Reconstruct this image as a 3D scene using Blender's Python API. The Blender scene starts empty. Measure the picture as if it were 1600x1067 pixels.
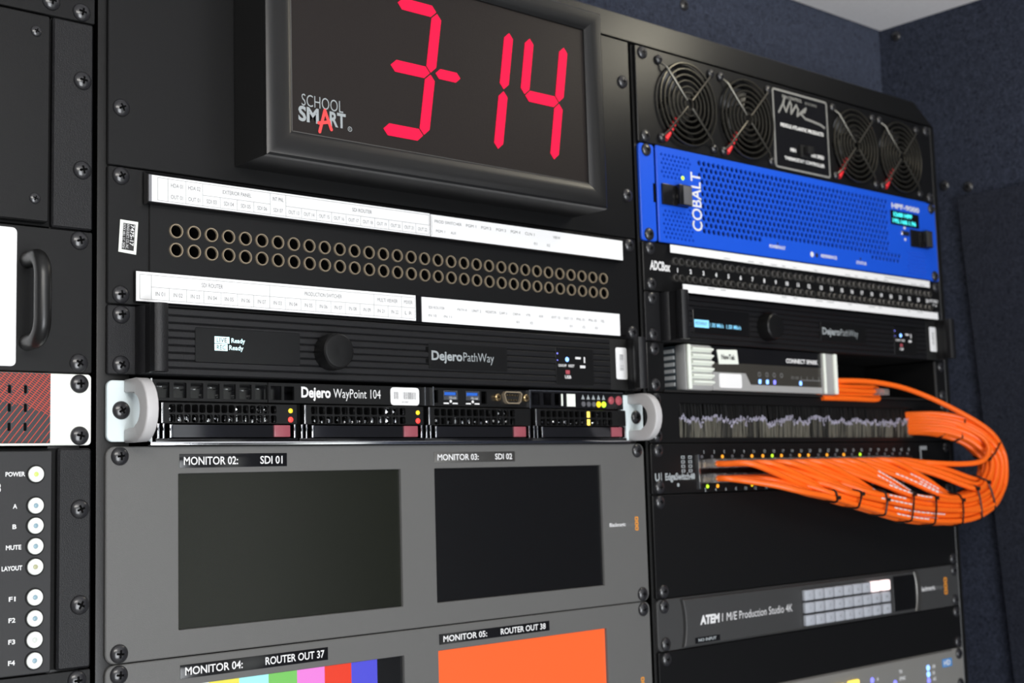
import bpy, bmesh, math, random
from mathutils import Vector, Matrix
from mathutils.geometry import tessellate_polygon

# ------------------------------------------------------------------ scene, camera, world, lights
scene = bpy.context.scene
col = scene.collection
S = 0.001            # everything below is written in millimetres of the rack front
Z0 = 1.70            # height of the line z = 0 (top edge of the upper grey monitor panel) above the floor
random.seed(7)

vs = scene.view_settings
vs.view_transform = 'Standard'
vs.look = 'None'
vs.gamma = 1.0
vs.use_curve_mapping = False
vs.exposure = 0.0


def P(x, y, z):
    return Vector((x * S, y * S, z * S + Z0))


cam_data = bpy.data.cameras.new('camera')
cam = bpy.data.objects.new('camera', cam_data)
col.objects.link(cam)
right = Vector((0.75328564, -0.65706558, -0.02873281))
upv = Vector((-0.04724596, -0.0976356, 0.99410015))
back = Vector((-0.65599434, -0.74748385, -0.10459119))
cam.matrix_world = Matrix(((right.x, upv.x, back.x, 0), (right.y, upv.y, back.y, 0), (right.z, upv.z, back.z, 0), (0, 0, 0, 1)))
cam.location = P(-347.78, -778.86, -27.93)
cam_data.sensor_fit = 'HORIZONTAL'
cam_data.sensor_width = 36.0
cam_data.lens = 2053.7855 / 1600 * 36.0
cam_data.clip_start = 0.02
cam_data.clip_end = 30
cam_data.dof.use_dof = True
cam_data.dof.focus_distance = 0.83
cam_data.dof.aperture_fstop = 11.5
scene.camera = cam

world = bpy.data.worlds.new('room_air')
scene.world = world
world.use_nodes = True
world.node_tree.nodes['Background'].inputs[0].default_value = (0.8, 0.87, 1.0, 1)
world.node_tree.nodes['Background'].inputs[1].default_value = 0.01


def area(name, loc, target, sx, sy, watts, color):
    d = bpy.data.lights.new(name, 'AREA')
    d.shape = 'RECTANGLE'
    d.size = sx * S
    d.size_y = sy * S
    d.energy = watts
    d.color = color
    o = bpy.data.objects.new(name, d)
    col.objects.link(o)
    o.location = P(*loc)
    o.rotation_euler = (P(*target) - P(*loc)).to_track_quat('-Z', 'Y').to_euler()
    return o


# bare lamp hanging near the corner, ceiling light behind the camera, and an added fill light low behind it
d = bpy.data.lights.new('hanging_lamp', 'POINT')
d.energy = 0.9
d.shadow_soft_size = 0.04
d.color = (1.0, 0.93, 0.74)
o = bpy.data.objects.new('hanging_lamp', d)
col.objects.link(o)
o.location = P(690, -185, 440)
area('ceiling_room_light', (-350, -1050, 505), (150, 0, 0), 700, 400, 11.0, (1.0, 0.97, 0.92))
area('front_fill', (-100, -2350, -640), (350, 0, 60), 1000, 1500, 50.0, (0.93, 0.96, 1.0))

# ------------------------------------------------------------------ materials
MATS = {}


def mat(name, color, rough=0.5, metal=0.0, spec=0.5, emit=None, estr=0.0, bump=0.0, bscale=900.0, trans=0.0, mottled=0.0, coat=0.0):
    m = bpy.data.materials.new(name)
    m.use_nodes = True
    nt = m.node_tree
    b = nt.nodes['Principled BSDF']
    b.inputs['Base Color'].default_value = (*color, 1)
    b.inputs['Roughness'].default_value = rough
    b.inputs['Metallic'].default_value = metal
    b.inputs['Specular IOR Level'].default_value = spec
    b.inputs['Coat Weight'].default_value = coat
    if trans:
        b.inputs['Transmission Weight'].default_value = trans
    if emit:
        b.inputs['Emission Color'].default_value = (*emit, 1)
        b.inputs['Emission Strength'].default_value = estr
    if bump or mottled:
        tc = nt.nodes.new('ShaderNodeTexCoord')
        nz = nt.nodes.new('ShaderNodeTexNoise')
        nz.inputs['Scale'].default_value = bscale
        nz.inputs['Detail'].default_value = 3
        nt.links.new(tc.outputs['Object'], nz.inputs['Vector'])
        if bump:
            bp = nt.nodes.new('ShaderNodeBump')
            bp.inputs['Strength'].default_value = bump
            bp.inputs['Distance'].default_value = 0.0004
            nt.links.new(nz.outputs['Fac'], bp.inputs['Height'])
            nt.links.new(bp.outputs['Normal'], b.inputs['Normal'])
        if mottled:
            mx = nt.nodes.new('ShaderNodeMapRange')
            mx.inputs['To Min'].default_value = 1 - mottled
            mx.inputs['To Max'].default_value = 1 + mottled
            vm = nt.nodes.new('ShaderNodeVectorMath')
            vm.operation = 'SCALE'
            vm.inputs[0].default_value = color
            nt.links.new(nz.outputs['Fac'], mx.inputs['Value'])
            nt.links.new(mx.outputs['Result'], vm.inputs['Scale'])
            nt.links.new(vm.outputs['Vector'], b.inputs['Base Color'])
    MATS[name] = m
    return m


def carpet(name, dark, light):
    m = bpy.data.materials.new(name)
    m.use_nodes = True
    nt = m.node_tree
    b = nt.nodes['Principled BSDF']
    b.inputs['Roughness'].default_value = 0.95
    b.inputs['Specular IOR Level'].default_value = 0.15
    b.inputs['Sheen Weight'].default_value = 0.25
    b.inputs['Sheen Roughness'].default_value = 0.5
    b.inputs['Sheen Tint'].default_value = (0.6, 0.7, 1.0, 1)
    tc = nt.nodes.new('ShaderNodeTexCoord')
    mp = nt.nodes.new('ShaderNodeMapping')
    mp.inputs['Scale'].default_value = (1, 1, 1)
    n1 = nt.nodes.new('ShaderNodeTexNoise')
    n1.inputs['Scale'].default_value = 210
    n1.inputs['Detail'].default_value = 6
    n1.inputs['Roughness'].default_value = 0.75
    n1.inputs['Distortion'].default_value = 1.5
    nt.links.new(tc.outputs['Object'], mp.inputs['Vector'])
    nt.links.new(mp.outputs['Vector'], n1.inputs['Vector'])
    cr = nt.nodes.new('ShaderNodeValToRGB')
    cr.color_ramp.elements[0].position = 0.36
    cr.color_ramp.elements[0].color = (*dark, 1)
    cr.color_ramp.elements[1].position = 0.66
    cr.color_ramp.elements[1].color = (*light, 1)
    nt.links.new(n1.outputs['Fac'], cr.inputs['Fac'])
    nt.links.new(cr.outputs['Color'], b.inputs['Base Color'])
    bp = nt.nodes.new('ShaderNodeBump')
    bp.inputs['Strength'].default_value = 0.6
    bp.inputs['Distance'].default_value = 0.002
    nt.links.new(n1.outputs['Fac'], bp.inputs['Height'])
    nt.links.new(bp.outputs['Normal'], b.inputs['Normal'])
    MATS[name] = m
    return m


carpet('navy_carpet', (0.003, 0.0035, 0.007), (0.042, 0.050, 0.078))
carpet('dark_carpet', (0.003, 0.0035, 0.006), (0.026, 0.029, 0.042))
carpet('floor_carpet', (0.30, 0.29, 0.28), (0.45, 0.44, 0.42))
mat('ceiling_fabric', (0.90, 0.88, 0.88), 0.95, spec=0.1, bump=0.6, bscale=500, mottled=0.10)
mat('wall_paint', (0.30, 0.30, 0.31), 0.8)
mat('rack_black', (0.0075, 0.0075, 0.0073), 0.35, spec=0.4, bump=0.15, bscale=1500)
mat('panel_black', (0.0065, 0.0065, 0.0067), 0.36, spec=0.32, bump=0.10, bscale=1200)
mat('textured_black', (0.0085, 0.0085, 0.0095), 0.42, spec=0.35, bump=0.5, bscale=1600)
mat('matte_black', (0.008, 0.008, 0.008), 0.7, spec=0.3)
mat('hole_shade', (0.002, 0.002, 0.002), 0.9, spec=0.1)  # near-black: the shade inside holes and recesses, put into the colour
mat('gloss_black', (0.008, 0.008, 0.009), 0.16)
mat('screw_black', (0.020, 0.020, 0.022), 0.28, spec=0.6, coat=0.2)
mat('case_black', (0.07, 0.07, 0.07), 0.5, metal=1.0)
mat('frame_black', (0.008, 0.008, 0.008), 0.34)
mat('clock_face', (0.012, 0.0085, 0.0075), 0.5, spec=0.3, bump=0.3, bscale=1500)
mat('digit_red', (0.35, 0.005, 0.02), 0.6, spec=0.1, emit=(1.0, 0.008, 0.065), estr=0.9)
mat('print_white', (0.75, 0.75, 0.75), 0.6)
mat('print_grey', (0.33, 0.36, 0.37), 0.6)
mat('print_mid', (0.22, 0.22, 0.21), 0.6)
mat('print_dim', (0.16, 0.16, 0.16), 0.6)
mat('print_red', (0.85, 0.06, 0.06), 0.6)
mat('print_orange', (0.75, 0.28, 0.02), 0.6)
mat('print_faint', (0.15, 0.15, 0.15), 0.7)
mat('print_black', (0.02, 0.02, 0.02), 0.6)
mat('print_blue', (0.05, 0.25, 0.6), 0.6)
mat('label_white', (0.86, 0.86, 0.86), 0.55)
mat('label_cream', (0.82, 0.86, 0.78), 0.55)
mat('clear_plastic', (0.55, 0.55, 0.58), 0.2, trans=0.6)
mat('plug_plastic', (0.62, 0.60, 0.60), 0.12, trans=0.75)
mat('nickel', (0.50, 0.41, 0.29), 0.22, metal=0.55)
mat('gold_pin', (0.80, 0.58, 0.30), 0.25, metal=1.0)
mat('steel', (0.62, 0.63, 0.64), 0.25, metal=1.0)
mat('chrome', (0.75, 0.76, 0.78), 0.12, metal=1.0)
mat('black_chrome', (0.09, 0.09, 0.10), 0.14, metal=0.9)
mat('dark_steel', (0.17, 0.165, 0.155), 0.35, metal=0.8)
mat('grey_panel', (0.110, 0.109, 0.105), 0.5, bump=0.25, bscale=1500)
mat('light_grey_panel', (0.20, 0.195, 0.18), 0.5, bump=0.2, bscale=1500)
mat('screen_dark', (0.0085, 0.0095, 0.006), 0.26, spec=0.36)
mat('screen_black', (0.006, 0.006, 0.0065), 0.24, spec=0.4)
mat('white_paint', (0.84, 0.86, 0.80), 0.45)
mat('silver_paint', (0.50, 0.49, 0.49), 0.42, bump=0.1, bscale=1200)
mat('white_zinc', (0.68, 0.76, 0.77), 0.4)
mat('outlet_dark', (0.028, 0.025, 0.028), 0.5)
mat('hatch_red', (0.55, 0.045, 0.02), 0.5)
mat('button_white', (0.78, 0.80, 0.76), 0.4)
mat('cobalt_blue', (0.010, 0.090, 0.66), 0.38, bump=0.15, bscale=1200)
mat('inside_dark', (0.004, 0.004, 0.004), 0.7, spec=0.2)
mat('fan_plastic', (0.009, 0.009, 0.009), 0.35)
mat('wire_bronze', (0.10, 0.095, 0.08), 0.22, metal=0.8)
mat('wire_red', (0.85, 0.03, 0.04), 0.4)
mat('red_latch', (0.30, 0.075, 0.095), 0.3)
mat('usb_blue', (0.02, 0.12, 0.55), 0.4)
mat('box_silver', (0.34, 0.34, 0.335), 0.45)
mat('box_grey', (0.30, 0.31, 0.31), 0.5)
mat('box_dark', (0.035, 0.045, 0.052), 0.5)
mat('smoked_window', (0.045, 0.042, 0.036), 0.15)
mat('bristle_dark', (0.030, 0.030, 0.026), 0.6)
mat('bristle_black', (0.004, 0.004, 0.004), 0.6)
mat('bristle_pale', (0.13, 0.125, 0.10), 0.6)
mat('bristle_tip', (0.45, 0.44, 0.55), 0.5)
mat('cable_orange', (0.92, 0.142, 0.010), 0.36, spec=0.4)
mat('tie_black', (0.006, 0.006, 0.006), 0.4)
mat('charcoal', (0.020, 0.020, 0.021), 0.5, spec=0.4, bump=0.1, bscale=1500)
mat('gunmetal', (0.045, 0.045, 0.045), 0.45, bump=0.1, bscale=1500)
mat('key_grey', (0.42, 0.44, 0.48), 0.45)
mat('key_lit', (0.9, 0.8, 0.8), 0.5, emit=(1.0, 0.80, 0.78), estr=1.0)
mat('led_blue', (0.1, 0.2, 0.9), 0.4, emit=(0.25, 0.50, 1.0), estr=2.2)
mat('led_violet', (0.2, 0.2, 0.9), 0.4, emit=(0.25, 0.25, 1.0), estr=1.0)
mat('led_green', (0.4, 0.7, 0.05), 0.4, emit=(0.55, 0.95, 0.02), estr=1.1)
mat('led_yellow', (0.8, 0.6, 0.02), 0.4, emit=(0.95, 0.62, 0.01), estr=0.9)
mat('led_amber', (0.9, 0.35, 0.02), 0.4, emit=(1.0, 0.40, 0.03), estr=0.9)
mat('led_red', (0.9, 0.04, 0.03), 0.4, emit=(1.0, 0.06, 0.05), estr=0.9)
mat('led_off', (0.12, 0.12, 0.13), 0.3)
mat('led_dull_red', (0.40, 0.08, 0.10), 0.3)
mat('screen_ice', (0.6, 0.9, 0.95), 0.4, emit=(0.62, 0.92, 0.96), estr=0.95)
mat('screen_sky', (0.2, 0.5, 0.7), 0.4, emit=(0.20, 0.52, 0.75), estr=0.8)
mat('screen_cyan', (0.1, 0.8, 0.8), 0.4, emit=(0.03, 0.80, 0.85), estr=1.0)
for nm, c in (('bar_white', (0.9, 0.9, 0.9)), ('bar_yellow', (0.90, 0.82, 0.10)), ('bar_cyan', (0.42, 0.92, 0.95)),
              ('bar_green', (0.20, 0.60, 0.13)), ('bar_magenta', (0.88, 0.24, 0.75)), ('bar_red', (0.84, 0.05, 0.02)),
              ('bar_blue', (0.085, 0.085, 0.70)), ('bar_orange', (1.0, 0.145, 0.035))):
    mat(nm, tuple(v * 0.1 for v in c), 0.3, emit=c, estr=0.95)
mat('key_amber', (0.9, 0.7, 0.1), 0.4, emit=(1.0, 0.70, 0.12), estr=1.1)

# ------------------------------------------------------------------ mesh helpers (all in rack millimetres)
ORG = {}


def rrect(x0, x1, z0, z1, r=0.0, n=5):
    if r <= 0:
        return [(x0, z0), (x1, z0), (x1, z1), (x0, z1)]
    pts = []
    for cx, cz, a0 in ((x1 - r, z0 + r, -90), (x1 - r, z1 - r, 0), (x0 + r, z1 - r, 90), (x0 + r, z0 + r, 180)):
        for k in range(n + 1):
            a = math.radians(a0 + 90 * k / n)
            pts.append((cx + r * math.cos(a), cz + r * math.sin(a)))
    return pts


def circ(x, z, r, n=20, rz=None):
    return [(x + r * math.cos(2 * math.pi * k / n), z + (rz or r) * math.sin(2 * math.pi * k / n)) for k in range(n)]


def inset(loop, d):
    n = len(loop)
    ar = sum(loop[i][0] * loop[(i + 1) % n][1] - loop[(i + 1) % n][0] * loop[i][1] for i in range(n))
    sgn = 1 if ar > 0 else -1
    out = []
    for i in range(n):
        p0, p1, p2 = Vector(loop[i - 1]), Vector(loop[i]), Vector(loop[(i + 1) % n])
        e1, e2 = (p1 - p0), (p2 - p1)
        if e1.length < 1e-9 or e2.length < 1e-9:
            out.append(tuple(p1))
            continue
        e1.normalize()
        e2.normalize()
        n1, n2 = Vector((-e1.y, e1.x)) * sgn, Vector((-e2.y, e2.x)) * sgn
        m = n1 + n2
        if m.length < 1e-6:
            m = n1
        m.normalize()
        k = d / max(0.3, m.dot(n1))
        out.append(tuple(p1 + m * k))
    return out


class MB:
    def __init__(self):
        self.v, self.f, self.m = [], [], []
        self.mi = 0
        self.bms = []

    def add(self, verts, faces, mi=None):
        b = len(self.v)
        self.v += [tuple(p) for p in verts]
        self.f += [tuple(i + b for i in f) for f in faces]
        self.m += [self.mi if mi is None else mi] * len(faces)
        return self

    def box(self, x0, x1, y0, y1, z0, z1, b=0.0):
        if b <= 0:
            vs_ = [(x, y, z) for x in (x0, x1) for y in (y0, y1) for z in (z0, z1)]
            self.add(vs_, [(0, 1, 3, 2), (4, 6, 7, 5), (0, 4, 5, 1), (2, 3, 7, 6), (0, 2, 6, 4), (1, 5, 7, 3)])
            return self
        b = min(b, (x1 - x0) * .49, (y1 - y0) * .49, (z1 - z0) * .49)
        bm = bmesh.new()
        bmesh.ops.create_cube(bm, size=1)
        for q in bm.verts:
            q.co = Vector(((x0 + x1) / 2 + q.co.x * (x1 - x0), (y0 + y1) / 2 + q.co.y * (y1 - y0), (z0 + z1) / 2 + q.co.z * (z1 - z0)))
        bmesh.ops.bevel(bm, geom=bm.edges[:], offset=b, segments=2, profile=0.5, affect='EDGES')
        self.take(bm)
        return self

    def take(self, bm):
        bm.verts.index_update()
        self.add([v.co for v in bm.verts], [[v.index for v in f.verts] for f in bm.faces])
        bm.free()

    def lathe(self, x, z, prof, n=24, cap0=True, cap1=True):
        """profile of (radius, y) turned about an axis through (x, z) that points out of the rack"""
        vs_, fs = [], []
        for r, y in prof:
            for k in range(n):
                a = 2 * math.pi * k / n
                vs_.append((x + r * math.cos(a), y, z + r * math.sin(a)))
        for j in range(len(prof) - 1):
            for k in range(n):
                fs.append((j * n + k, j * n + (k + 1) % n, (j + 1) * n + (k + 1) % n, (j + 1) * n + k))
        if cap0:
            fs.append(tuple(range(n)))
        if cap1:
            fs.append(tuple(range((len(prof) - 1) * n, len(prof) * n)))
        return self.add(vs_, fs)

    def disc(self, x, z, r, y0, y1, n=20, rz=None):
        self.plate(circ(x, z, r, n, rz), [], y0, y1 - y0)
        return self

    def plate(self, outline, holes, y0, th, b=0.0, backface=True):
        """flat plate in the rack plane, front at y0, th thick, with holes cut through"""
        loops = [outline] + list(holes)
        front = [inset(outline, b)] + [inset(h, -b * 0.6) for h in holes] if b > 0 else loops
        tris = tessellate_polygon([[Vector((p[0], p[1], 0)) for p in lp] for lp in front])
        fl = [p for lp in front for p in lp]
        rim = [p for lp in loops for p in lp]
        n = len(fl)
        vs_ = [(p[0], y0, p[1]) for p in fl]
        fs = []
        for t in tris:
            a, b2, c = (fl[i] for i in t)
            cr = (b2[0] - a[0]) * (c[1] - a[1]) - (b2[1] - a[1]) * (c[0] - a[0])
            if abs(cr) < 1e-12:
                continue
            fs.append(tuple(t) if cr > 0 else (t[0], t[2], t[1]))
        if b > 0:
            vs_ += [(p[0], y0 + b, p[1]) for p in rim]
            st = n
        else:
            st = 0
        vs_ += [(p[0], y0 + th, p[1]) for p in rim]
        bk = st + n

        def ring(a0, a1):
            o = 0
            for li, lp in enumerate(loops):
                m = len(lp)
                ar = sum(lp[i][0] * lp[(i + 1) % m][1] - lp[(i + 1) % m][0] * lp[i][1] for i in range(m))
                ccw = ar > 0
                outer = li == 0
                for i in range(m):
                    p, q = o + i, o + (i + 1) % m
                    f = (a0 + q, a0 + p, a1 + p, a1 + q)
                    if ccw != outer:
                        f = f[::-1]
                    fs.append(f)
                o += m
        if b > 0:
            ring(0, st)
            ring(st, bk)
        else:
            ring(0, bk)
        if backface:
            for t in tris:
                fs.append(tuple(bk + i for i in t))
        return self.add(vs_, fs)

    def prism_z(self, prof, z0, z1):
        n = len(prof)
        vs_ = [(x, y, z0) for x, y in prof] + [(x, y, z1) for x, y in prof]
        fs = [(i, (i + 1) % n, n + (i + 1) % n, n + i) for i in range(n)] + [tuple(range(n))[::-1], tuple(range(n, 2 * n))]
        return self.add(vs_, fs)

    def prism_x(self, prof, x0, x1):
        n = len(prof)
        vs_ = [(x0, y, z) for y, z in prof] + [(x1, y, z) for y, z in prof]
        fs = [(i, (i + 1) % n, n + (i + 1) % n, n + i) for i in range(n)] + [tuple(range(n))[::-1], tuple(range(n, 2 * n))]
        return self.add(vs_, fs)

    def tube(self, pts, r, n=8, closed=False, caps=True):
        pts = [Vector(p) for p in pts]
        m = len(pts)
        vs_, fs = [], []
        prev = None
        for i, p in enumerate(pts):
            if closed:
                t = pts[(i + 1) % m] - pts[i - 1]
            else:
                t = pts[min(i + 1, m - 1)] - pts[max(i - 1, 0)]
            t.normalize()
            if prev is None:
                ref = Vector((0, 0, 1)) if abs(t.z) < 0.9 else Vector((1, 0, 0))
                u = (ref - t * ref.dot(t)).normalized()
            else:
                u = (prev - t * prev.dot(t)).normalized()
            prev = u
            w = t.cross(u)
            for k in range(n):
                a = 2 * math.pi * k / n
                vs_.append(p + (u * math.cos(a) + w * math.sin(a)) * r)
        for i in range(m if closed else m - 1):
            j = (i + 1) % m
            for k in range(n):
                fs.append((i * n + k, i * n + (k + 1) % n, j * n + (k + 1) % n, j * n + k))
        if caps and not closed:
            fs += [tuple(range(n))[::-1], tuple(range((m - 1) * n, m * n))]
        return self.add(vs_, fs)

    def text(self, s, x, z, h, y, width=None, align='l', bold=0.0, rot=0.0, shear=0.0, th=0.06):
        """lettering lying on a surface: x, z = start of the baseline, h = capital height"""
        vs_, fs = text_mesh(s, bold, shear)
        if not vs_:
            return self
        x0 = min(p[0] for p in vs_)
        x1 = max(p[0] for p in vs_)
        k = h / CAP
        kx = width / (x1 - x0) if width else k
        off = {'l': x0, 'c': (x0 + x1) / 2, 'r': x1}[align]
        ca, sa = math.cos(math.radians(rot)), math.sin(math.radians(rot))
        out = []
        for p in vs_:
            a, b = (p[0] - off) * kx, p[1] * k
            out.append((x + a * ca - b * sa, y - th, z + a * sa + b * ca))
        return self.add(out, fs)

    def build(self, name, mats, parent=None, smooth=35, org=None):
        if isinstance(mats, str):
            mats = [mats]
        if parent is not None:
            o0 = ORG[parent.name]
        else:
            o0 = org if org is not None else (0, 0, 0)
        me = bpy.data.meshes.new(name)
        me.from_pydata([((p[0] - o0[0]) * S, (p[1] - o0[1]) * S, (p[2] - o0[2]) * S) for p in self.v], [], self.f)
        me.polygons.foreach_set('material_index', self.m)
        for m in mats:
            me.materials.append(MATS[m])
        bm = bmesh.new()
        bm.from_mesh(me)
        bmesh.ops.recalc_face_normals(bm, faces=bm.faces[:])
        bm.to_mesh(me)
        bm.free()
        if smooth:
            me.shade_smooth()
            me.set_sharp_from_angle(angle=math.radians(smooth))
        o = bpy.data.objects.new(name, me)
        col.objects.link(o)
        if parent is not None:
            o.parent = parent
        else:
            o.location = P(*o0)
        ORG[o.name] = o0
        return o


TXT = {}


def text_mesh(s, bold, shear):
    key = (s, bold, shear)
    if key in TXT:
        return TXT[key]
    c = bpy.data.curves.new('t', 'FONT')
    c.body = s
    c.size = 1.0
    c.offset = bold
    c.shear = shear
    c.resolution_u = 3
    o = bpy.data.objects.new('t', c)
    col.objects.link(o)
    dg = bpy.context.evaluated_depsgraph_get()
    me = o.evaluated_get(dg).to_mesh()
    r = ([tuple(v.co) for v in me.vertices], [tuple(p.vertices) for p in me.polygons])
    bpy.data.objects.remove(o)
    bpy.data.curves.remove(c)
    TXT[key] = r
    return r


CAP = 0.7
_h = text_mesh('H', 0.0, 0.0)[0]
CAP = max(p[1] for p in _h)


def thing(name, label, cat, org, group=None):
    o = bpy.data.objects.new(name, None)
    o.empty_display_size = 0.02
    col.objects.link(o)
    o.location = P(*org)
    ORG[o.name] = org
    return tag(o, label, cat, group)


def tag(o, label, cat, group=None):
    o['label'] = label
    o['category'] = cat
    if group:
        o['group'] = group
    return o


def struct(o):
    o['kind'] = 'structure'
    return o


def put(name, me, parent, x, y, z, roty=0.0):
    """a part that shares mesh data with its twins"""
    o = bpy.data.objects.new(name, me)
    col.objects.link(o)
    o0 = ORG[parent.name]
    o.parent = parent
    o.location = ((x - o0[0]) * S, (y - o0[1]) * S, (z - o0[2]) * S)
    o.rotation_euler = (0, roty, 0)
    ORG[o.name] = (x, y, z)
    return o


def mesh_of(mb, name, mats, smooth=35):
    o = mb.build(name, mats, None, smooth)
    me = o.data
    bpy.data.objects.remove(o)
    return me


# -- the truss-head rack screw with its cross recess, one mesh for all of them
def screw_mesh(R, H, name, rec=1.0, mt='screw_black'):
    mb = MB()
    n, rings = 48, 15
    vs_, fs = [(0, -H + 1.5 * rec, 0)], []
    for j in range(1, rings + 1):
        r = R * j / rings
        for k in range(n):
            a = 2 * math.pi * k / n
            x, z = r * math.cos(a), r * math.sin(a)
            y = -H * math.sqrt(max(0.0, 1 - (r / R) ** 2 * 0.93))
            arm = (abs(x) < R * .085 + .01 and abs(z) < R * .40) or (abs(z) < R * .085 + .01 and abs(x) < R * .40)
            if arm:
                y += 1.5 * rec * (1 - 0.5 * r / (R * .4))
            vs_.append((x, y, z))
    for k in range(n):
        fs.append((0, 1 + k, 1 + (k + 1) % n))
        for j in range(rings - 1):
            b = 1 + j * n
            fs.append((b + k, b + (k + 1) % n, b + n + (k + 1) % n, b + n + k))
    b = len(vs_) - n
    for k in range(n):
        a = 2 * math.pi * k / n
        vs_.append((R * math.cos(a), 0.2, R * math.sin(a)))
    for k in range(n):
        fs.append((b + k, b + (k + 1) % n, b + n + (k + 1) % n, b + n + k))
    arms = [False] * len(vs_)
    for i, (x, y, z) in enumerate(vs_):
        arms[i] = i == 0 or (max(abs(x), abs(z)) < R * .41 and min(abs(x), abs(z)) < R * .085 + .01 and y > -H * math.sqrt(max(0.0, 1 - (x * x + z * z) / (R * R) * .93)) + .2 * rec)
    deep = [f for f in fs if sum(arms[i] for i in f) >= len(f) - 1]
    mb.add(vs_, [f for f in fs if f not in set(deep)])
    mb.mi = 1  # recess faces coloured near-black for the shade inside them
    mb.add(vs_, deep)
    return mesh_of(mb, name, [mt, 'hole_shade'], 50)


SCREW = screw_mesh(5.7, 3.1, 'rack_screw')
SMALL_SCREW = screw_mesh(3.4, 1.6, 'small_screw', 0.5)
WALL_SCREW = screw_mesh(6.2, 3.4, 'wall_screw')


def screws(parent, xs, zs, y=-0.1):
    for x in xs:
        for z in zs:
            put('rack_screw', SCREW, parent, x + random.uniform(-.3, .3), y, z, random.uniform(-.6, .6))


ML, MR = 0.0, 482.6          # middle bay panel edges
RL, RR = 491.5, 974.1        # bay with the fans
LL, LR = -491.5, -8.9        # bay with the power strip
HOLE = 8.75


def ear_holes(xs, zs, r=3.4, dx=0.0):
    """oval mounting slots in a panel"""
    out = []
    for x in xs:
        for z in zs:
            out.append([(x + (1.6 if math.cos(2 * math.pi * k / 20) > 0 else -1.6) + r * math.cos(2 * math.pi * k / 20), z + r * math.sin(2 * math.pi * k / 20)) for k in range(20)])
    return out


def panel(parent, x0, x1, z0, z1, name='front_panel', m='panel_black', r=1.2, th=3.0, holes=(), zs=(), y0=0.0, b=0.5, screw=True, gap=0.35):
    xs = (x0 + HOLE, x1 - HOLE)
    mb = MB()
    mb.plate(rrect(x0, x1, z0 + gap, z1 - gap, r, 4), ear_holes(xs, zs) + list(holes), y0, th, b)
    o = mb.build(name, m, parent)
    if screw and zs:
        screws(parent, xs, zs, y0 - 0.1)
    return o


def chassis(parent, x0, x1, z0, z1, y1=92, m='inside_dark', y0=3.4):
    return MB().box(x0 + 18, x1 - 18, y0, y1, z0 + 1, z1 - 1).build('chassis', m, parent)


# ------------------------------------------------------------------ the room
XW = 1060.0
YB = 112.0
ZC = 517.0
ZF = -Z0 / S
struct(MB().box(-1700, XW + 40, YB, YB + 40, ZF, ZC + 60).build('wall_back', 'navy_carpet'))
struct(MB().box(XW, XW + 40, -2500, YB, ZF, ZC + 60).build('wall_right', 'navy_carpet'))
struct(MB().box(-1740, -1700, -2500, YB + 40, ZF, ZC + 60).build('wall_left', 'wall_paint'))
# rear wall; the opening behind the fill light is made up with it
mb = MB()
mb.plate([(-1740, ZF), (-500, ZF), (-500, 420), (800, 420), (800, ZF), (XW + 40, ZF), (XW + 40, ZC + 60), (-1740, ZC + 60)], [], -2540, 40)
struct(mb.build('wall_front', 'wall_paint'))
struct(MB().box(-1740, XW + 40, -2540, YB + 40, ZF - 30, ZF).build('floor', 'floor_carpet'))
# fabric-covered ceiling liner, its back edge a little askew to the wall
mb = MB()
cv = [(-1700, 110 + 0.20 * (1060 + 1700) * 0.0 + 100), (XW, YB - 2), (XW, -2500), (-1700, -2500)]
cv[0] = (-1700, YB - 2 - 0.32 * 0)
vs_ = [(x, y, ZC) for x, y in cv] + [(x, y, ZC + 30) for x, y in cv]
mb.add(vs_, [(0, 1, 2, 3), (4, 7, 6, 5), (0, 4, 5, 1), (1, 5, 6, 2), (2, 6, 7, 3), (3, 7, 4, 0)])
struct(mb.build('ceiling', 'ceiling_fabric'))
struct(MB().box(XW - 8, XW, -2400, -1480, ZF, 330, 2).build('sheen_board_1', 'white_paint'))  # unseen pale board, added so the dark screens pick up a sheen
# carpeted panel on the side wall, its edge leaning
mb = MB()
pv = [(17, 287), (-16, -300), (-1200, -300), (-1200, 287)]
mb.prism_x(pv, XW - 6, XW)
struct(mb.build('trim_1', 'dark_carpet'))

for i, (x, y, z, face, lab) in enumerate((
        (691, YB, 437.7 + 31.5, 'b', 'black screw in the navy back wall touching the top edge of the picture'),
        (688, YB, 423, 'b', 'black screw in the navy back wall just above the rack top rail'),
        (XW, 88, 503.9, 'r', 'black screw in the navy side wall close under the ceiling corner'),
        (XW, 35.5, 305.9, 'r', 'black screw beside the rack edge above the dark carpet panel'),
        (XW, 5.2, 298.6, 'r', 'black screw above the dark carpet panel, the one farther from the rack edge'))):
    o = bpy.data.objects.new('wall_screw', WALL_SCREW)
    col.objects.link(o)
    if face == 'b':
        # re-project from the rack plane on to the wall behind it
        o.location = P(x, y, z)
    else:
        o.location = P(x, y, z)
        o.rotation_euler = (0, 0, math.radians(-90))
    o['label'] = lab
    o['category'] = 'screw'
    o['group'] = 'screws in the carpeted walls'

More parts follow.
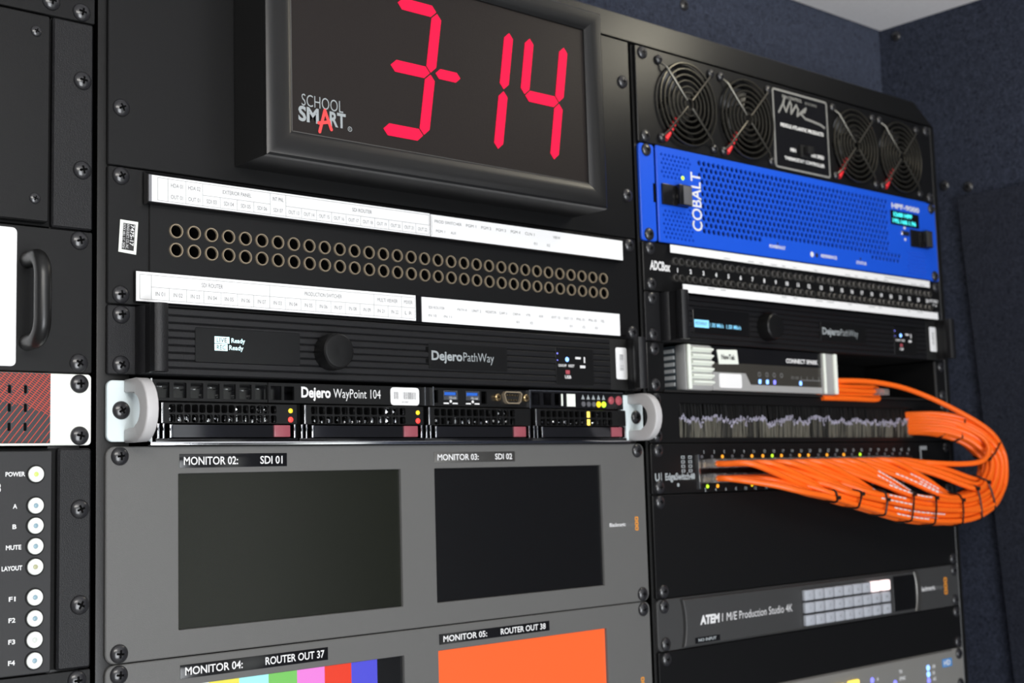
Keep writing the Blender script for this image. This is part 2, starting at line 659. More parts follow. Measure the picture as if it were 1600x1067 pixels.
# ------------------------------------------------------------------ rack frame
t = thing('equipment_rack', 'black steel three-bay rack frame holding all the rack gear', 'rack', (240, 0, ZF))
mb = MB()
mb.plate([(-520, 356.2), (983, 356.2), (983, 356.5), (945, 380), (-520, 380)], [], 0.2, 20, 0.8)
mb.build('top_rail', 'rack_black', t)
for x0, x1, y0, xa, xb in ((-5.6, 16, 3.2, 2, 16), (-36, -16.0, 3.6, -36, -16), (466, 478, 3.6, 466, 478), (489.0, 508, 3.2, 497, 508)):
    MB().box(x0, x1, y0, 5.2, ZF + 40, 356, 0.4).box(xa, xb, 5.0, 60, ZF + 40, 356).build('upright', 'rack_black', t)
mb = MB()
mb.plate([(974.6, ZF + 40), (983, ZF + 40), (983, 356), (974.6, 356)], [], 0.2, 60, 0.8)
mb.build('upright', 'rack_black', t)
MB().box(960, 974.4, 3.6, 60, ZF + 40, 356).build('upright', 'rack_black', t)
MB().box(-520, -491.8, 0.2, 60, ZF + 40, 356).build('upright', 'rack_black', t)
MB().box(983, 986, 4, 108, ZF + 40, 352).build('side_panel', 'rack_black', t)
MB().box(-520, 983, 100, 108, ZF + 40, 376).build('rear_panel', 'matte_black', t)
MB().box(-520, 986, 2, 108, ZF, ZF + 40).build('plinth', 'rack_black', t)


GROUPS = {'blank_panel': 'plain blank rack panels', 'monitor_panel': 'grey twin monitor panels'}


def unit(name, label, cat, bay, z0, z1, group=None):
    group = group or GROUPS.get(name)
    x0, x1 = {'m': (ML, MR), 'r': (RL, RR), 'l': (LL, LR)}[bay]
    return thing(name, label, cat, ((x0 + x1) / 2, 0, z0), group)


# ================================================================== middle bay
U = 44.45
# ---- blank panel behind the clock
t = unit('blank_panel', 'tall plain black rack panel the red clock hangs on', 'rack panel', 'm', 4 * U, 8 * U)
panel(t, ML, MR, 4 * U, 8 * U, zs=(215.9, 317.5))

# ---- wall clock
t = thing('digital_clock', 'black framed digital clock showing 3-14 in red digits', 'clock', (248.5, -42, 188.5))
x0, x1, z0, z1 = 90.0, 407.5, 188.5, 353.0
ix0, ix1, iz0, iz1 = 112.0, 389.5, 208.5, 336.0
prof = [(0, -36.4), (0, -38.5), (0.6, -41), (2.2, -42), (7, -42.2), (13, -41.2), (17.5, -39.5), (20.0, -38.2), (20.6, -36.6), (20.6, -30)]


def frame_loops(prof):
    out = []
    k = 20.6
    for d, y in prof:
        fx0, fx1 = x0 + (ix0 - x0) * d / k, x1 - (x1 - ix1) * d / k
        fz0, fz1 = z0 + (iz0 - z0) * d / k, z1 - (z1 - iz1) * d / k
        out.append([(fx0, y, fz0), (fx1, y, fz0), (fx1, y, fz1), (fx0, y, fz1)])
    return out


lp = frame_loops(prof)
mb = MB()
vs_ = [p for l in lp for p in l]
fs = []
for j in range(len(lp) - 1):
    for i in range(4):
        fs.append((j * 4 + i, j * 4 + (i + 1) % 4, (j + 1) * 4 + (i + 1) % 4, (j + 1) * 4 + i))
mb.add(vs_, fs)
mb.build('frame', 'frame_black', t, 30)
MB().box(x0, x1, -36.4, -0.6, z0, z1).build('case', 'case_black', t)
MB().box(ix0 - .5, ix1 + .5, -37.8 + .8, -36.0, iz0 - .5, iz1 + .5).build('face', 'clock_face', t)
MB().box(ix0 - .2, ix0 + 0.5, -37.8, -36.9, iz0, iz1).box(ix0, ix1, -37.8, -36.9, iz0 - .2, iz0 + 0.4).build('bezel_edge', 'dark_steel', t)
ZT, ZM, ZB, SH, DW, TH = 318.0, 270.3, 222.4, 0.155, 36.8, 8.8


def node(brx, side, z):
    return (brx - DW * (1 - side) + SH * (z - ZB), z)


def seg(mb, a, b, th=TH, gap=0.9, flat=None):
    a, b = Vector(a), Vector(b)
    d = (b - a)
    L = d.length
    d.normalize()
    h = th / 2
    horiz = abs(d.x) > abs(d.y)
    nrm = Vector((0, 1)) if horiz else Vector((1, 0))
    # points sheared so the digit stays an italic
    tt = [(gap, 0), (gap + h, h), (L - gap - h, h), (L - gap, 0), (L - gap - h, -h), (gap + h, -h)]
    pts = []
    for s, o in tt:
        p = a + d * s + nrm * o
        if horiz:
            p.x += SH * o
        pts.append((p.x, p.y))
    mb.plate(pts, [], -37.35, 0.4)


def digit(brx, segs):
    mb = MB()
    N = {c: node(brx, s, z) for c, s, z in (('tl', 0, ZT), ('tr', 1, ZT), ('ml', 0, ZM), ('mr', 1, ZM), ('bl', 0, ZB), ('br', 1, ZB))}
    for s in segs:
        a, b = s.split('-')
        seg(mb, N[a], N[b])
    return mb.build('digit', 'digit_red', t)


digit(223.7, ['tl-tr', 'mr-tr', 'ml-mr', 'br-mr', 'bl-br'])
digit(294.6, ['br-mr', 'mr-tr'])
digit(352.9, ['ml-tl', 'ml-mr', 'mr-tr', 'br-mr'])
mb = MB()
seg(mb, (235.0, 271.6), (260.0, 271.6), 7.6)
mb.build('dash', 'digit_red', t)
mb = MB()
mb.text('SCHOOL', 120.3, 227.8, 8.2, -37.05, width=33.5, bold=-0.006)
mb.text('SM', 117.6, 217.3, 9.6, -37.05, width=16.2, bold=0.035)
mb.text('RT', 142.6, 217.3, 9.6, -37.05, width=13.2, bold=0.03)
mb.plate(circ(159.2, 217.3, 1.8, 16), [circ(159.2, 217.3, 1.35, 16)], -37.12, .05)
mb.text('R', 159.2, 216.5, 1.6, -37.05, align='c')
mb.mi = 1
for ki, (p, q) in enumerate((((134.3, 211.6), (138.7, 227.2)), ((138.7, 227.2), (143.8, 214.5)), ((133.6, 217.6), (143.2, 219.8)))):
    a, b = Vector(p), Vector(q)
    nn = Vector((-(b - a).y, (b - a).x)).normalized() * 1.15
    mb.plate([tuple(a - nn), tuple(b - nn), tuple(b + nn), tuple(a + nn)], [], -37.25 - .02 * ki, .02)
for p in ((134.3, 211.6), (138.7, 227.2), (143.8, 214.5), (133.6, 217.6)):
    mb.disc(p[0], p[1], 1.15, -37.33, -37.32, 12)
mb.build('logo_print', ['print_grey', 'print_red'], t)

# ---- video patch panel
t = unit('patch_panel', 'black video patch panel with two long rows of round jacks and white label strips', 'patch panel', 'm', 2 * U, 4 * U)
jx = [45.8 + 12.685 * i for i in range(32)]
jz = (139.4, 126.9)
panel(t, ML, MR, 2 * U, 4 * U, zs=(95.25, 171.45), r=1.5, holes=[circ(x, z, 4.4, 12) for x in jx for z in jz])
mb = MB()
mb.plate(rrect(27.5, 466, 92, 176.5, .6), [circ(x, z, 4.3, 18) for x in jx for z in jz], -1.6, 1.6, .4)
mb.build('jack_field', 'panel_black', t)
mb = MB()
mb.lathe(0, 0, [(4.9, -1.6), (4.9, -2.4), (4.5, -3.0), (4.1, -3.0), (3.85, -2.6), (3.8, -1.2)], 24, False, False)
mb.mi = 1
mb.lathe(0, 0, [(3.8, -1.2), (3.6, 19), (0.9, 19)], 22, False, True)
mb.mi = 2
mb.lathe(0, 0, [(0.8, 19), (0.8, 8), (0.4, 7.4)], 10, False, True)
JACK = mesh_of(mb, 'jack', ['nickel', 'hole_shade', 'nickel'], 40)
for z in jz:
    for x in jx:
        put('jack', JACK, t, x, 0, z)
MB().box(28, 465, 20, 24, 100, 170).build('jack_backing', 'hole_shade', t)


def strip(parent, x0, x1, z0, z1, y, m='label_white'):
    return MB().box(x0, x1, y, y + 0.5, z0, z1).build('label_strip', m, parent)


# top strips
mb = MB()
mb.prism_x([(-7.9, 155.2), (-7.0, 154.6), (-1.6, 154.6), (-1.6, 176.4), (-7.0, 173.6), (-7.9, 173.2)], 23.4, 457.4)
mb.build('strip_holder', 'gloss_black', t)
MB().box(23.5, 25.4, -8.9, -7.9, 155.6, 172.9).build('strip_end', 'clear_plastic', t)
s1 = strip(t, 25.6, 249.6, 155.7, 172.9, -8.6)
s2 = strip(t, 250.2, 456.8, 155.6, 172.4, -8.8, 'label_white')


def ruling(mb, x0, x1, z0, z1, y, w=0.16):
    mb.plate([(x0, z0), (x1, z0), (x1, z1), (x0, z1)], [], y, 0.03)


def hline(mb, x0, x1, z, y, w=0.22):
    ruling(mb, x0, x1, z - w / 2, z + w / 2, y)


def vline(mb, x, z0, z1, y, w=0.22):
    ruling(mb, x - w / 2, x + w / 2, z0, z1, y)


y = -8.66
mb = MB()
zt, zm, zb = 171.6, 163.9, 156.8
hline(mb, 29.6, 249, zt, y)
hline(mb, 29.6, 249, zb, y)
hline(mb, 61.5, 112.2, zm, y)
hline(mb, 124.6, 249, zm, y)
cells = [29.6, 36.8, 49.2, 61.5, 74.2, 86.9, 99.6, 112.2, 124.6] + [124.6 + 12.4 * i for i in range(1, 11)]
for i, x in enumerate(cells):
    full = i in (0, 1, 2, 3, 7, 8, 18)
    vline(mb, x, zb, zt if full else zm, y)
tx = []
for i, (a, b) in enumerate((('HDA 01', 'OUT 01'), ('HDA 02', 'OUT 01'))):
    cx = (cells[1 + i] + cells[2 + i]) / 2
    mb.text(a, cx, 166.3, 2.6, y, width=8.6, align='c')
    mb.text(b, cx, 158.8, 2.6, y, width=8.6, align='c')
for i in range(4):
    mb.text('SDI 0%d' % (3 + i), (cells[3 + i] + cells[4 + i]) / 2, 158.9, 2.6, y, width=7.4, align='c')
mb.text('EXTERIOR PANEL', 86.9, 166.6, 2.6, y, width=21.5, align='c')
mb.text('INT PNL', 118.4, 166.6, 2.6, y, width=8.6, align='c')
mb.text('SDI 07', 118.4, 158.9, 2.6, y, width=7.4, align='c')
mb.text('SDI ROUTER', 188, 166.6, 2.6, y, width=17, align='c')
for i in range(10):
    mb.text('OUT %d' % (13 + i), (cells[8 + i] + cells[9 + i]) / 2, 158.9, 2.5, y, width=8.6, align='c')
mb.build('lettering', 'print_faint', s1)
mb = MB()
y = -8.86
vline(mb, 251.2, 156.4, 171.8, y)
for i, sx in enumerate(('PROD SWITCHER', '', 'PGM 1', 'PGM 2', 'PGM 3', 'PGM 4', 'CLN 1', '', 'VIEW')):
    if sx:
        mb.text(sx, 254 + 15.2 * i, 166.4, 2.2, y, width=2.0 * len(sx))
for i, sx in enumerate(('PGM 1', 'AUX', '', '', '', '', '', '01', '02')):
    if sx:
        mb.text(sx, 255 + 14.2 * i, 159.2, 2.0, y, width=1.7 * len(sx))
mb.build('lettering', 'print_faint', s2)
# bottom strips
mb = MB()
mb.prism_x([(-3.2, 91.0), (-1.6, 90.6), (-1.6, 111.2), (-3.2, 110.8)], 17.2, 455.5)
mb.build('strip_holder', 'gloss_black', t)
s1 = strip(t, 17.3, 238.2, 91.5, 110.5, -3.8)
s2 = strip(t, 243.9, 455.2, 91.2, 109.9, -3.8)
y = -3.86
mb = MB()
zt, zm, zb = 108.7, 101.0, 92.9
hline(mb, 19.8, 237, zt, y)
hline(mb, 19.8, 237, zb, y)
hline(mb, 27.5, 237, zm, y)
cells = [19.8, 27.5] + [27.5 + 12.35 * i for i in range(1, 18)]
for i, x in enumerate(cells):
    vline(mb, x, zb, zt if i in (0, 1, 8, 15, 17, 18) else zm, y)
mb.text('SDI ROUTER', 70.7, 103.6, 2.7, y, width=15.5, align='c')
mb.text('PRODUCTION SWITCHER', 157.2, 103.6, 2.7, y, width=31, align='c')
mb.text('MULTI VIEWER', 212.5, 103.6, 2.7, y, width=18, align='c')
mb.text('MIXER', 231.4, 103.6, 2.7, y, width=8, align='c')
names = ['IN %02d' % (i + 1) for i in range(7)] + ['IN %02d' % (i + 3) for i in range(7)] + ['IN 21', 'IN 22', 'L R']
for i, sx in enumerate(names):
    mb.text(sx, (cells[1 + i] + cells[2 + i]) / 2, 95.6, 2.6, y, width=6.4, align='c')
mb.build('lettering', 'print_faint', s1)
mb = MB()
for i, sx in enumerate(('SDI ROUTER', '', 'PATH A', 'UNIT 2', 'MONITOR', 'CAM 3', 'CAM 4', 'VTR', 'AUX', 'EXT 12', 'EXT 13', 'PNL 01', 'PNL 02', 'TEL')):
    if sx:
        mb.text(sx, 250 + 14.0 * i, 101.5, 2.0, y, width=1.55 * len(sx))
for i, sx in enumerate(('IN 10', 'IN 11', '', '', '', '', '01', '02', '', '', '01', '02', '03')):
    if sx:
        mb.text(sx, 250 + 14.6 * i, 95.4, 1.9, y, width=1.5 * len(sx))
mb.build('lettering', 'print_faint', s2)
# maker's sticker, printed sideways
mb = MB()
mb.plate([(8.2, 143.4), (7.0, 122.6), (18.9, 121.6), (20.3, 142.9)][::-1], [], -0.2, 0.2)
st = mb.build('sticker', 'label_cream', t)
mb = MB()
mb.plate([(10.2, 141.4), (9.1, 124.4), (17.2, 123.8), (18.4, 141.0)][::-1], [], -0.28, 0.06)
mb.mi = 1
mb.text('7475-17', 15.2, 140.6, 2.5, -0.3, width=13.5, rot=-93.5, bold=0.02)
mb.text('KINGS ELECT. CO., INC.', 12.7, 140.8, 1.7, -0.3, width=16.0, rot=-93.5)
mb.text('ROCK HILL, S.C. 29730', 10.2, 140.8, 1.7, -0.3, width=15.6, rot=-93.5)
mb.build('sticker_print', ['print_black', 'print_white'], st)


# ---- 1U receiver with ribbed front, built twice
def barcode(parent, x0, x1, z0, z1, y, upright=False, m='label_white', r=1.8):
    mb = MB()
    mb.plate(rrect(x0, x1, z0, z1, r, 4), [], y, 0.25, 0.08)
    st = mb.build('barcode_label', m, parent)
    mb = MB()
    rnd = random.Random(int(x0))
    if upright:
        w, c = (x1 - x0) * .34, (x0 + x1) / 2
        z = z0 + (z1 - z0) * .28
        while z < z0 + (z1 - z0) * .76:
            d = rnd.choice((.35, .5, .8))
            ruling(mb, c - w / 2, c + w / 2, z, z + d, y - .05)
            z += d + rnd.choice((.7, 1.0))
    else:
        x = x0 + (x1 - x0) * .12
        while x < x1 - (x1 - x0) * .12:
            d = rnd.choice((.3, .45, .7))
            if not (x0 + (x1 - x0) * .28 < x < x0 + (x1 - x0) * .42):
                ruling(mb, x, x + d, z0 + (z1 - z0) * .34, z0 + (z1 - z0) * .74, y - .05)
            x += d + rnd.choice((.35, .6))
        mb.text('E01087', (x0 + x1) / 2, z0 + (z1 - z0) * .13, 1.3, y - .02, width=6, align='c')
    mb.build('barcode_print', 'print_dim', st)


def receiver(bx, z0, label, live):
    """live: True = the two status rows, False = one highlighted row"""
    t = thing('video_receiver', label, 'receiver', (bx + 241.3, 0, z0), 'ribbed black receivers')
    z1 = z0 + U
    for x0, x1 in ((bx, bx + 20), (bx + 462.6, bx + 482.6)):
        xs = x0 + HOLE if x0 == bx else x1 - HOLE
        mb = MB()
        mb.plate(rrect(x0, x1, z0 + .4, z1 - .4, 1.5, 4), ear_holes((xs,), (z0 + 6.35, z0 + 38.1)), 0, 3, .5)
        mb.build('ear', 'textured_black', t)
        screws(t, (xs,), (z0 + 6.35, z0 + 38.1))
    # ribbed face: real grooves
    mb = MB()
    prof = []
    nr = 9
    pz = (z1 - z0 - 1.0) / nr
    z = z0 + .5
    for i in range(nr):
        prof += [(-4.0, z + .2), (-4.6, z + .9), (-4.6, z + pz - .9), (-4.0, z + pz - .2)]
        if i < nr - 1:
            prof += [(-3.0, z + pz - .1), (-3.0, z + pz + .1)]
        z += pz
    prof = [(2, z0 + .5)] + prof + [(2, z1 - .5)]
    mb.prism_x(prof, bx + 20.2, bx + 441.0)
    mb.build('ribbed_front', 'textured_black', t, 20)
    chassis(t, bx, bx + 482.6, z0, z1)
    MB().box(bx + 441.2, bx + 462.4, -4.2, 2, z0 + .5, z1 - .5, .4).build('end_block', 'matte_black', t)
    # handles
    for hx, d in ((bx + 18.0, 1), (bx + 464.6, -1)):
        f = lambda u: hx + d * u
        q_ = 1.0 if d > 0 else 0.38
        base = [(f(0.4), -0.2), (f(0), -3), (f(.8), -8.5), (f(3.0 * q_), -10.5), (f(6.5 * q_), -10), (f(7.6 * q_), -7), (f(7.6 * q_), -.2)]
        web = [(f(2.4 * q_), -9), (f(2.4 * q_), -20), (f(6.0 * q_), -20), (f(6.0 * q_), -9)]
        bar = [(f(2.2), -17.5), (f(1.0), -19), (f(.5), -22), (f(1.2), -25.6), (f(3.2), -27.2), (f(8), -27.2), (f(10.4), -25.6), (f(11), -22), (f(9.5), -18.2), (f(6.5), -17.5)]
        mb = MB()
        mb.prism_z(base, z0 + .8, z1 - .8)
        mb.prism_z(web, z0 + .8, z1 - .8)
        mb.prism_z(bar, z0 + .8, z1 - .8)
        mb.build('handle', 'textured_black', t, 40)
    # display
    mb = MB()
    mb.plate(rrect(bx + 57.5, bx + 137, z0 + 9.6, z0 + 32.4, 1.4, 4), [], -4.9, 1.0, .25)
    dsp = mb.build('display', 'screen_black', t)
    y = -4.95
    mb = MB()
    if live:
        zz = z0 + 22.6
        mb.plate(rrect(bx + 71.5, bx + 82.4, zz, zz + 4.4), [], y - .05, .05)
        mb.plate(rrect(bx + 71.5, bx + 81.0, zz - 4.9, zz - .4), [], y - .05, .05)
        mb.text('Ready', bx + 83.9, zz + .7, 3.0, y, width=10.2, bold=.01)
        mb.text('Ready', bx + 82.2, zz - 4.1, 3.0, y, width=10.6, bold=.01)
        mb.mi = 1
        mb.text('LIVE', bx + 73.0, zz + .7, 3.0, y - .06, width=7.6, bold=.012)
        mb.text('REC', bx + 73.0, zz - 4.2, 3.0, y - .06, width=6.6, bold=.012)
        mb.build('screen_readout', ['screen_ice', 'print_black'], dsp)
    else:
        zz = z0 + 15.0
        mb.plate(rrect(bx + 58.5, bx + 78.5, zz, zz + 7.0), [], y - .05, .05)
        mb.text('1.00 Mb/s', bx + 80, zz + 1.2, 3.6, y, width=19, bold=.01)
        mb.text('1.00 Mb/s', bx + 103, zz + .9, 3.6, y, width=21, bold=.01)
        mb.mi = 1
        mb.text('PATHWAY', bx + 60, zz + 2, 3.2, y - .06, width=16)
        mb.build('screen_readout', ['screen_sky', 'print_black'], dsp)
    # knob
    mb = MB()
    kx, kz = bx + 161.0, z0 + 20.0
    n = 60
    prof = [(12.6, -4), (12.9, -6), (12.9, -14), (12.2, -16.6), (11.2, -17.6), (10.4, -17.8), (0.01, -17.2)]
    mb.lathe(kx, kz, prof, n, False, False)
    for i in range(len(mb.v)):
        x, y_, z_ = mb.v[i]
        if -14.5 < y_ < -5 and (i % n) % 2:
            mb.v[i] = (kx + (x - kx) * .965, y_, kz + (z_ - kz) * .965)
    mb.build('knob', 'panel_black', t, 30)
    # logo plate
    mb = MB()
    mb.plate(rrect(bx + 248.5, bx + 326, z0 + 12.0, z0 + 31.0, .4), [], -5.0, .6, .15)
    lp_ = mb.build('logo_plate', 'panel_black', t)
    mb = MB()
    mb.text('Dejero', bx + 251.0, z0 + 18.5, 6.6, -5.05, width=29.5, bold=.03)
    mb.mi = 1
    mb.text('PathWay', bx + 281.6, z0 + 18.5, 6.6, -5.05, width=30.5, bold=-.004)
    mb.build('lettering', ['print_grey', 'print_grey'], lp_)
    MB().box(bx + 246, bx + 248.3, -4.9, -4.2, z0 + 25, z0 + 28).box(bx + 246, bx + 248.3, -4.9, -4.2, z0 + 16, z0 + 19).build('logo_clip', 'hole_shade', t)
    # socket plate
    mb = MB()
    mb.plate(rrect(bx + 378, bx + 421, z0 + 3.5, z0 + 33.5, 1.0, 3), [], -5.0, .8, .2)
    sp = mb.build('socket_plate', 'panel_black', t)
    mb = MB()
    mb.disc(bx + 390.5, z0 + 24.0, 1.9, -5.3, -5.0, 14)
    mb.build('power_led', 'led_blue', t)
    mb = MB()
    mb.text('ON/OFF   RESET', bx + 380.5, z0 + 17.8, 2.0, -5.05, width=18, bold=.02)
    mb.box(bx + 400, bx + 406, -5.1, -5, z0 + 24.6, z0 + 26.4)
    mb.box(bx + 409.5, bx + 411.0, -5.1, -5, z0 + 21.8, z0 + 26.6)
    mb.box(bx + 405, bx + 411, -5.1, -5, z0 + 17.4, z0 + 19.6)
    mb.text('USB', bx + 391, z0 + 8.4, 2.4, -5.05, width=7, bold=.03, align='c')
    mb.mi = 1
    mb.box(bx + 388.5, bx + 393, -5.2, -5, z0 + 12.0, z0 + 15.2)
    mb.build('socket_print', ['print_white', 'led_dull_red'], sp)
    MB().disc(bx + 379.8, z0 + 28.5, .7, -5.2, -5, 10).disc(bx + 379.8, z0 + 23, .5, -5.2, -5, 10).build('status_led', 'led_violet', t)
    barcode(t, bx + 447.5, bx + 461.0, z0 + 9.5, z0 + 36.5, -5.0, True)
    return t


receiver(0, U, 'ribbed black receiver whose small screen reads LIVE Ready and REC Ready', True)
receiver(491.5, 2 * U, 'ribbed black receiver above the silver box, screen showing one pale blue bar', False)

# ---- 1U server with silver D handles
t = unit('rack_server', 'black drive-bay server with silver D-shaped handles above the grey monitors', 'server', 'm', 0, U)
MB().box(27, 461, 13, 92, 0.8, 43.4).build('chassis', 'hole_shade', t)
MB().box(27.8, 461, 12, 12.8, 30, 43).build('inner_board', 'gloss_black', t)
mb = MB()
for i in range(7):
    xq = 33.5 + 11.9 * i
    mb.box(xq, xq + 7.0, 8.0, 11.8, 38.2 - (i % 3) * .7, 38.9 - (i % 3) * .7)
    if i > 2:
        mb.lathe(xq + 2.5, 33.6, [(1.3, 11.8), (1.3, 8.5), (.01, 8.0)], 10, False, False)
mb.build('glint_slivers', 'steel', t)  # steel slivers added for the pale reflections in the vent windows
mb = MB()
mb.box(26.5, 461.5, -5.4, 3.5, .2, 2.4, .3)
mb.box(26.5, 27.6, -5.0, 3.5, .4, 42.6)
mb.build('chassis_lip', 'chrome', t)
for sx in (1, -1):
    f = (lambda u: u) if sx == 1 else (lambda u: 482.6 - u)
    a, b = sorted((f(-.4), f(27)))
    mb = MB()
    mb.plate(rrect(a, b, 2.6, 41.0, 4.0, 6), ear_holes((f(HOLE),), (22.2,), 3.6), -.6, 2.6, .5)
    mb.build('ear', 'white_zinc', t)
    screws(t, (f(HOLE),), (22.2,), -.7)
    # D handle standing out of the ear, curved ends
    outer, inner = [], []
    for k in range(13):
        a_ = math.pi * k / 12
        outer.append((-17 - 16.5 * math.sin(a_), 21.8 - 19.8 * math.cos(a_)))
        inner.append((-15 - 9.5 * math.sin(a_), 21.8 - 11.0 * math.cos(a_)))
    prof_ = [(-.6, 2.0)] + outer + [(-.6, 41.6), (-.6, 33.5), (-6, 32.6)] + inner[::-1] + [(-6, 11.0), (-.6, 10.1)]
    x_a, x_b = sorted((f(10.6), f(18.6)))
    bm = bmesh.new()
    va = [bm.verts.new((x_a, p[0], p[1])) for p in prof_]
    vb = [bm.verts.new((x_b, p[0], p[1])) for p in prof_]
    n = len(prof_)
    for i in range(n):
        bm.faces.new((va[i], va[(i + 1) % n], vb[(i + 1) % n], vb[i]))
    f1 = bm.faces.new(va)
    f2 = bm.faces.new(vb)
    ed = list(f1.edges) + list(f2.edges)
    bmesh.ops.bevel(bm, geom=ed, offset=1.3, segments=3, profile=.5, affect='EDGES')
    bmesh.ops.triangulate(bm, faces=[q for q in bm.faces if len(q.verts) > 4])
    mb = MB()
    mb.take(bm)
    mb.build('handle', 'silver_paint', t, 50)
    MB().disc(f(16.0), 36.6, 1.4, -1.2, -.6, 12).disc(f(16.0), 7.0, 1.4, -1.2, -.6, 12).build('rivet', 'steel', t)

# upper strip of the server
zA, zB = 28.6, 42.4
yF = -2.4


def vent(x0, x1, holes, name='vent_grille', m='panel_black', y=yF):
    mb = MB()
    mb.plate(rrect(x0, x1, zA, zB), holes, y, 2.0, .2)
    return mb.build(name, m, t)


vent(28, 112.5, [rrect(31.8 + 11.9 * i, 40.6 + 11.9 * i, 30.6, 40.4, .3, 2) for i in range(7)][:7])
vent(113, 245, [rrect(115.0, 123.3, 30.6, 40.0, .3, 2), rrect(125.5, 133.3, 30.6, 40.0, .3, 2)], 'logo_plate')
mb = MB()
mb.text('Dejero', 139.0, 33.0, 6.8, yF, width=24.0, bold=.035)
mb.text('WayPoint 104', 165.3, 33.0, 6.3, yF, width=40.5, bold=-.002)
mb.build('lettering', 'print_white', t)
barcode(t, 214.5, 240.5, 28.6, 41.6, yF - .3, False, r=2.5)
vent(245.5, 349, [rrect(254.5, 258.5, 31, 40.6), rrect(263.5, 277.2, 33.4, 40.4), rrect(285.0, 298.5, 33.4, 40.4), rrect(300.6, 306.0, 31, 40.6)], 'port_plate')
for q in ((245.0, 246.0, yF - 1.0, yF + 2, 28.6, 42.4), (252.0, 253.2, yF - 1.8, yF + 2, 28.8, 42.8),
          (348.6, 350.0, yF - 1.8, yF + 2, 28.0, 42.8), (350.1, 456, yF - 1.2, yF + .5, 41.9, 42.8)):
    MB().box(*q).build('divider', 'steel', t)
for x in (263.6, 285.1):
    mb = MB()
    mb.plate(rrect(x, x + 13.5, 33.4, 40.4), [rrect(x + .7, x + 12.2, 34.1, 39.8)], yF - .2, 4)
    mb.box(x + .6, x + 12.4, yF + 4, yF + 4.5, 33.8, 40.0)
    mb.mi = 1
    mb.box(x + .9, x + 11.8, yF + .2, yF + 3.8, 37.0, 39.2)
    mb.build('usb_port', ['steel', 'usb_blue'], t)
mb = MB()
for x in (263.6, 285.1):
    mb.plate([(x, 30.2), (x + 5, 30.2), (x + 5, 31.3), (x, 31.3)], [], yF - .06, .05)
    mb.plate([(x + 8.5, 30.2), (x + 13.5, 30.2), (x + 13.5, 31.3), (x + 8.5, 31.3)], [], yF - .06, .05)
    mb.disc(x + 6.8, 32.3, 1.2, yF - .06, yF, 10)
mb.build('port_print', 'print_white', t)
# serial connector
mb = MB()
dz = [(323.0, 40.8), (338.0, 40.8), (340.0, 38.8), (338.4, 33.0), (336.4, 31.2), (324.8, 31.2), (322.8, 33.0), (321.0, 38.8)][::-1]
mb.plate(dz, [inset(dz, .9)], yF - 3.5, 4.5)
ser = mb.build('serial_port', 'nickel', t)
mb = MB()
mb.plate(inset(dz, .9), [], yF - .8, 1.0)
mb.build('socket_insert', 'matte_black', ser)
mb = MB()
for i in range(5):
    mb.disc(325.0 + 2.75 * i, 38.0, .75, yF - 2.2, yF - .8, 8)
for i in range(4):
    mb.disc(326.4 + 2.75 * i, 34.2, .75, yF - 2.2, yF - .8, 8)
mb.build('pins', 'gold_pin', ser)
for x in (315.6, 345.0):
    MB().lathe(x, 36.0, [(3.0, yF), (3.0, yF - 2.6), (2.2, yF - 3.4), (.9, yF - 3.4), (.9, yF)], 6 if x > 1e9 else 18, False, False).build('jack_post', 'gold_pin', ser, 40)
# status end of the server front
vent(350, 457, [rrect(353, 361.5, 31, 40.6), rrect(365.5, 374, 31, 40.6), rrect(377.8, 384, 31, 40.6)], 'status_plate', 'gloss_black')
MB().box(384.8, 386.6, yF - .4, yF, 30.6, 40.2).box(391, 400.5, yF - .4, yF, 30.2, 40.4).build('blank_tab', 'label_cream', t)
for i, m in enumerate(('led_off', 'led_off', 'led_off', 'led_yellow', 'led_green')):
    MB().lathe(409.6 + 6.0 * i, 32.4, [(2.2 + (.4 if i > 2 else 0), yF), (2.2, yF - .8), (.01, yF - 1.2)], 14, False, False).build('status_led', m, t)
mb = MB()
for i in range(5):
    mb.plate([(407.8 + 6 * i, 36.4), (411.6 + 6 * i, 36.4), (409.6 + 6 * i, 40.4)], [], yF - .06, .05)
mb.build('status_icons', 'print_grey', t)
for x, r in ((442.0, 2.4), (451.0, 3.0)):
    MB().lathe(x, 36.0, [(r + .8, yF), (r + .8, yF - .8), (r, yF - .9), (r, yF - .5), (.01, yF - 1.4)], 18, False, False).build('push_button', 'led_dull_red', t)

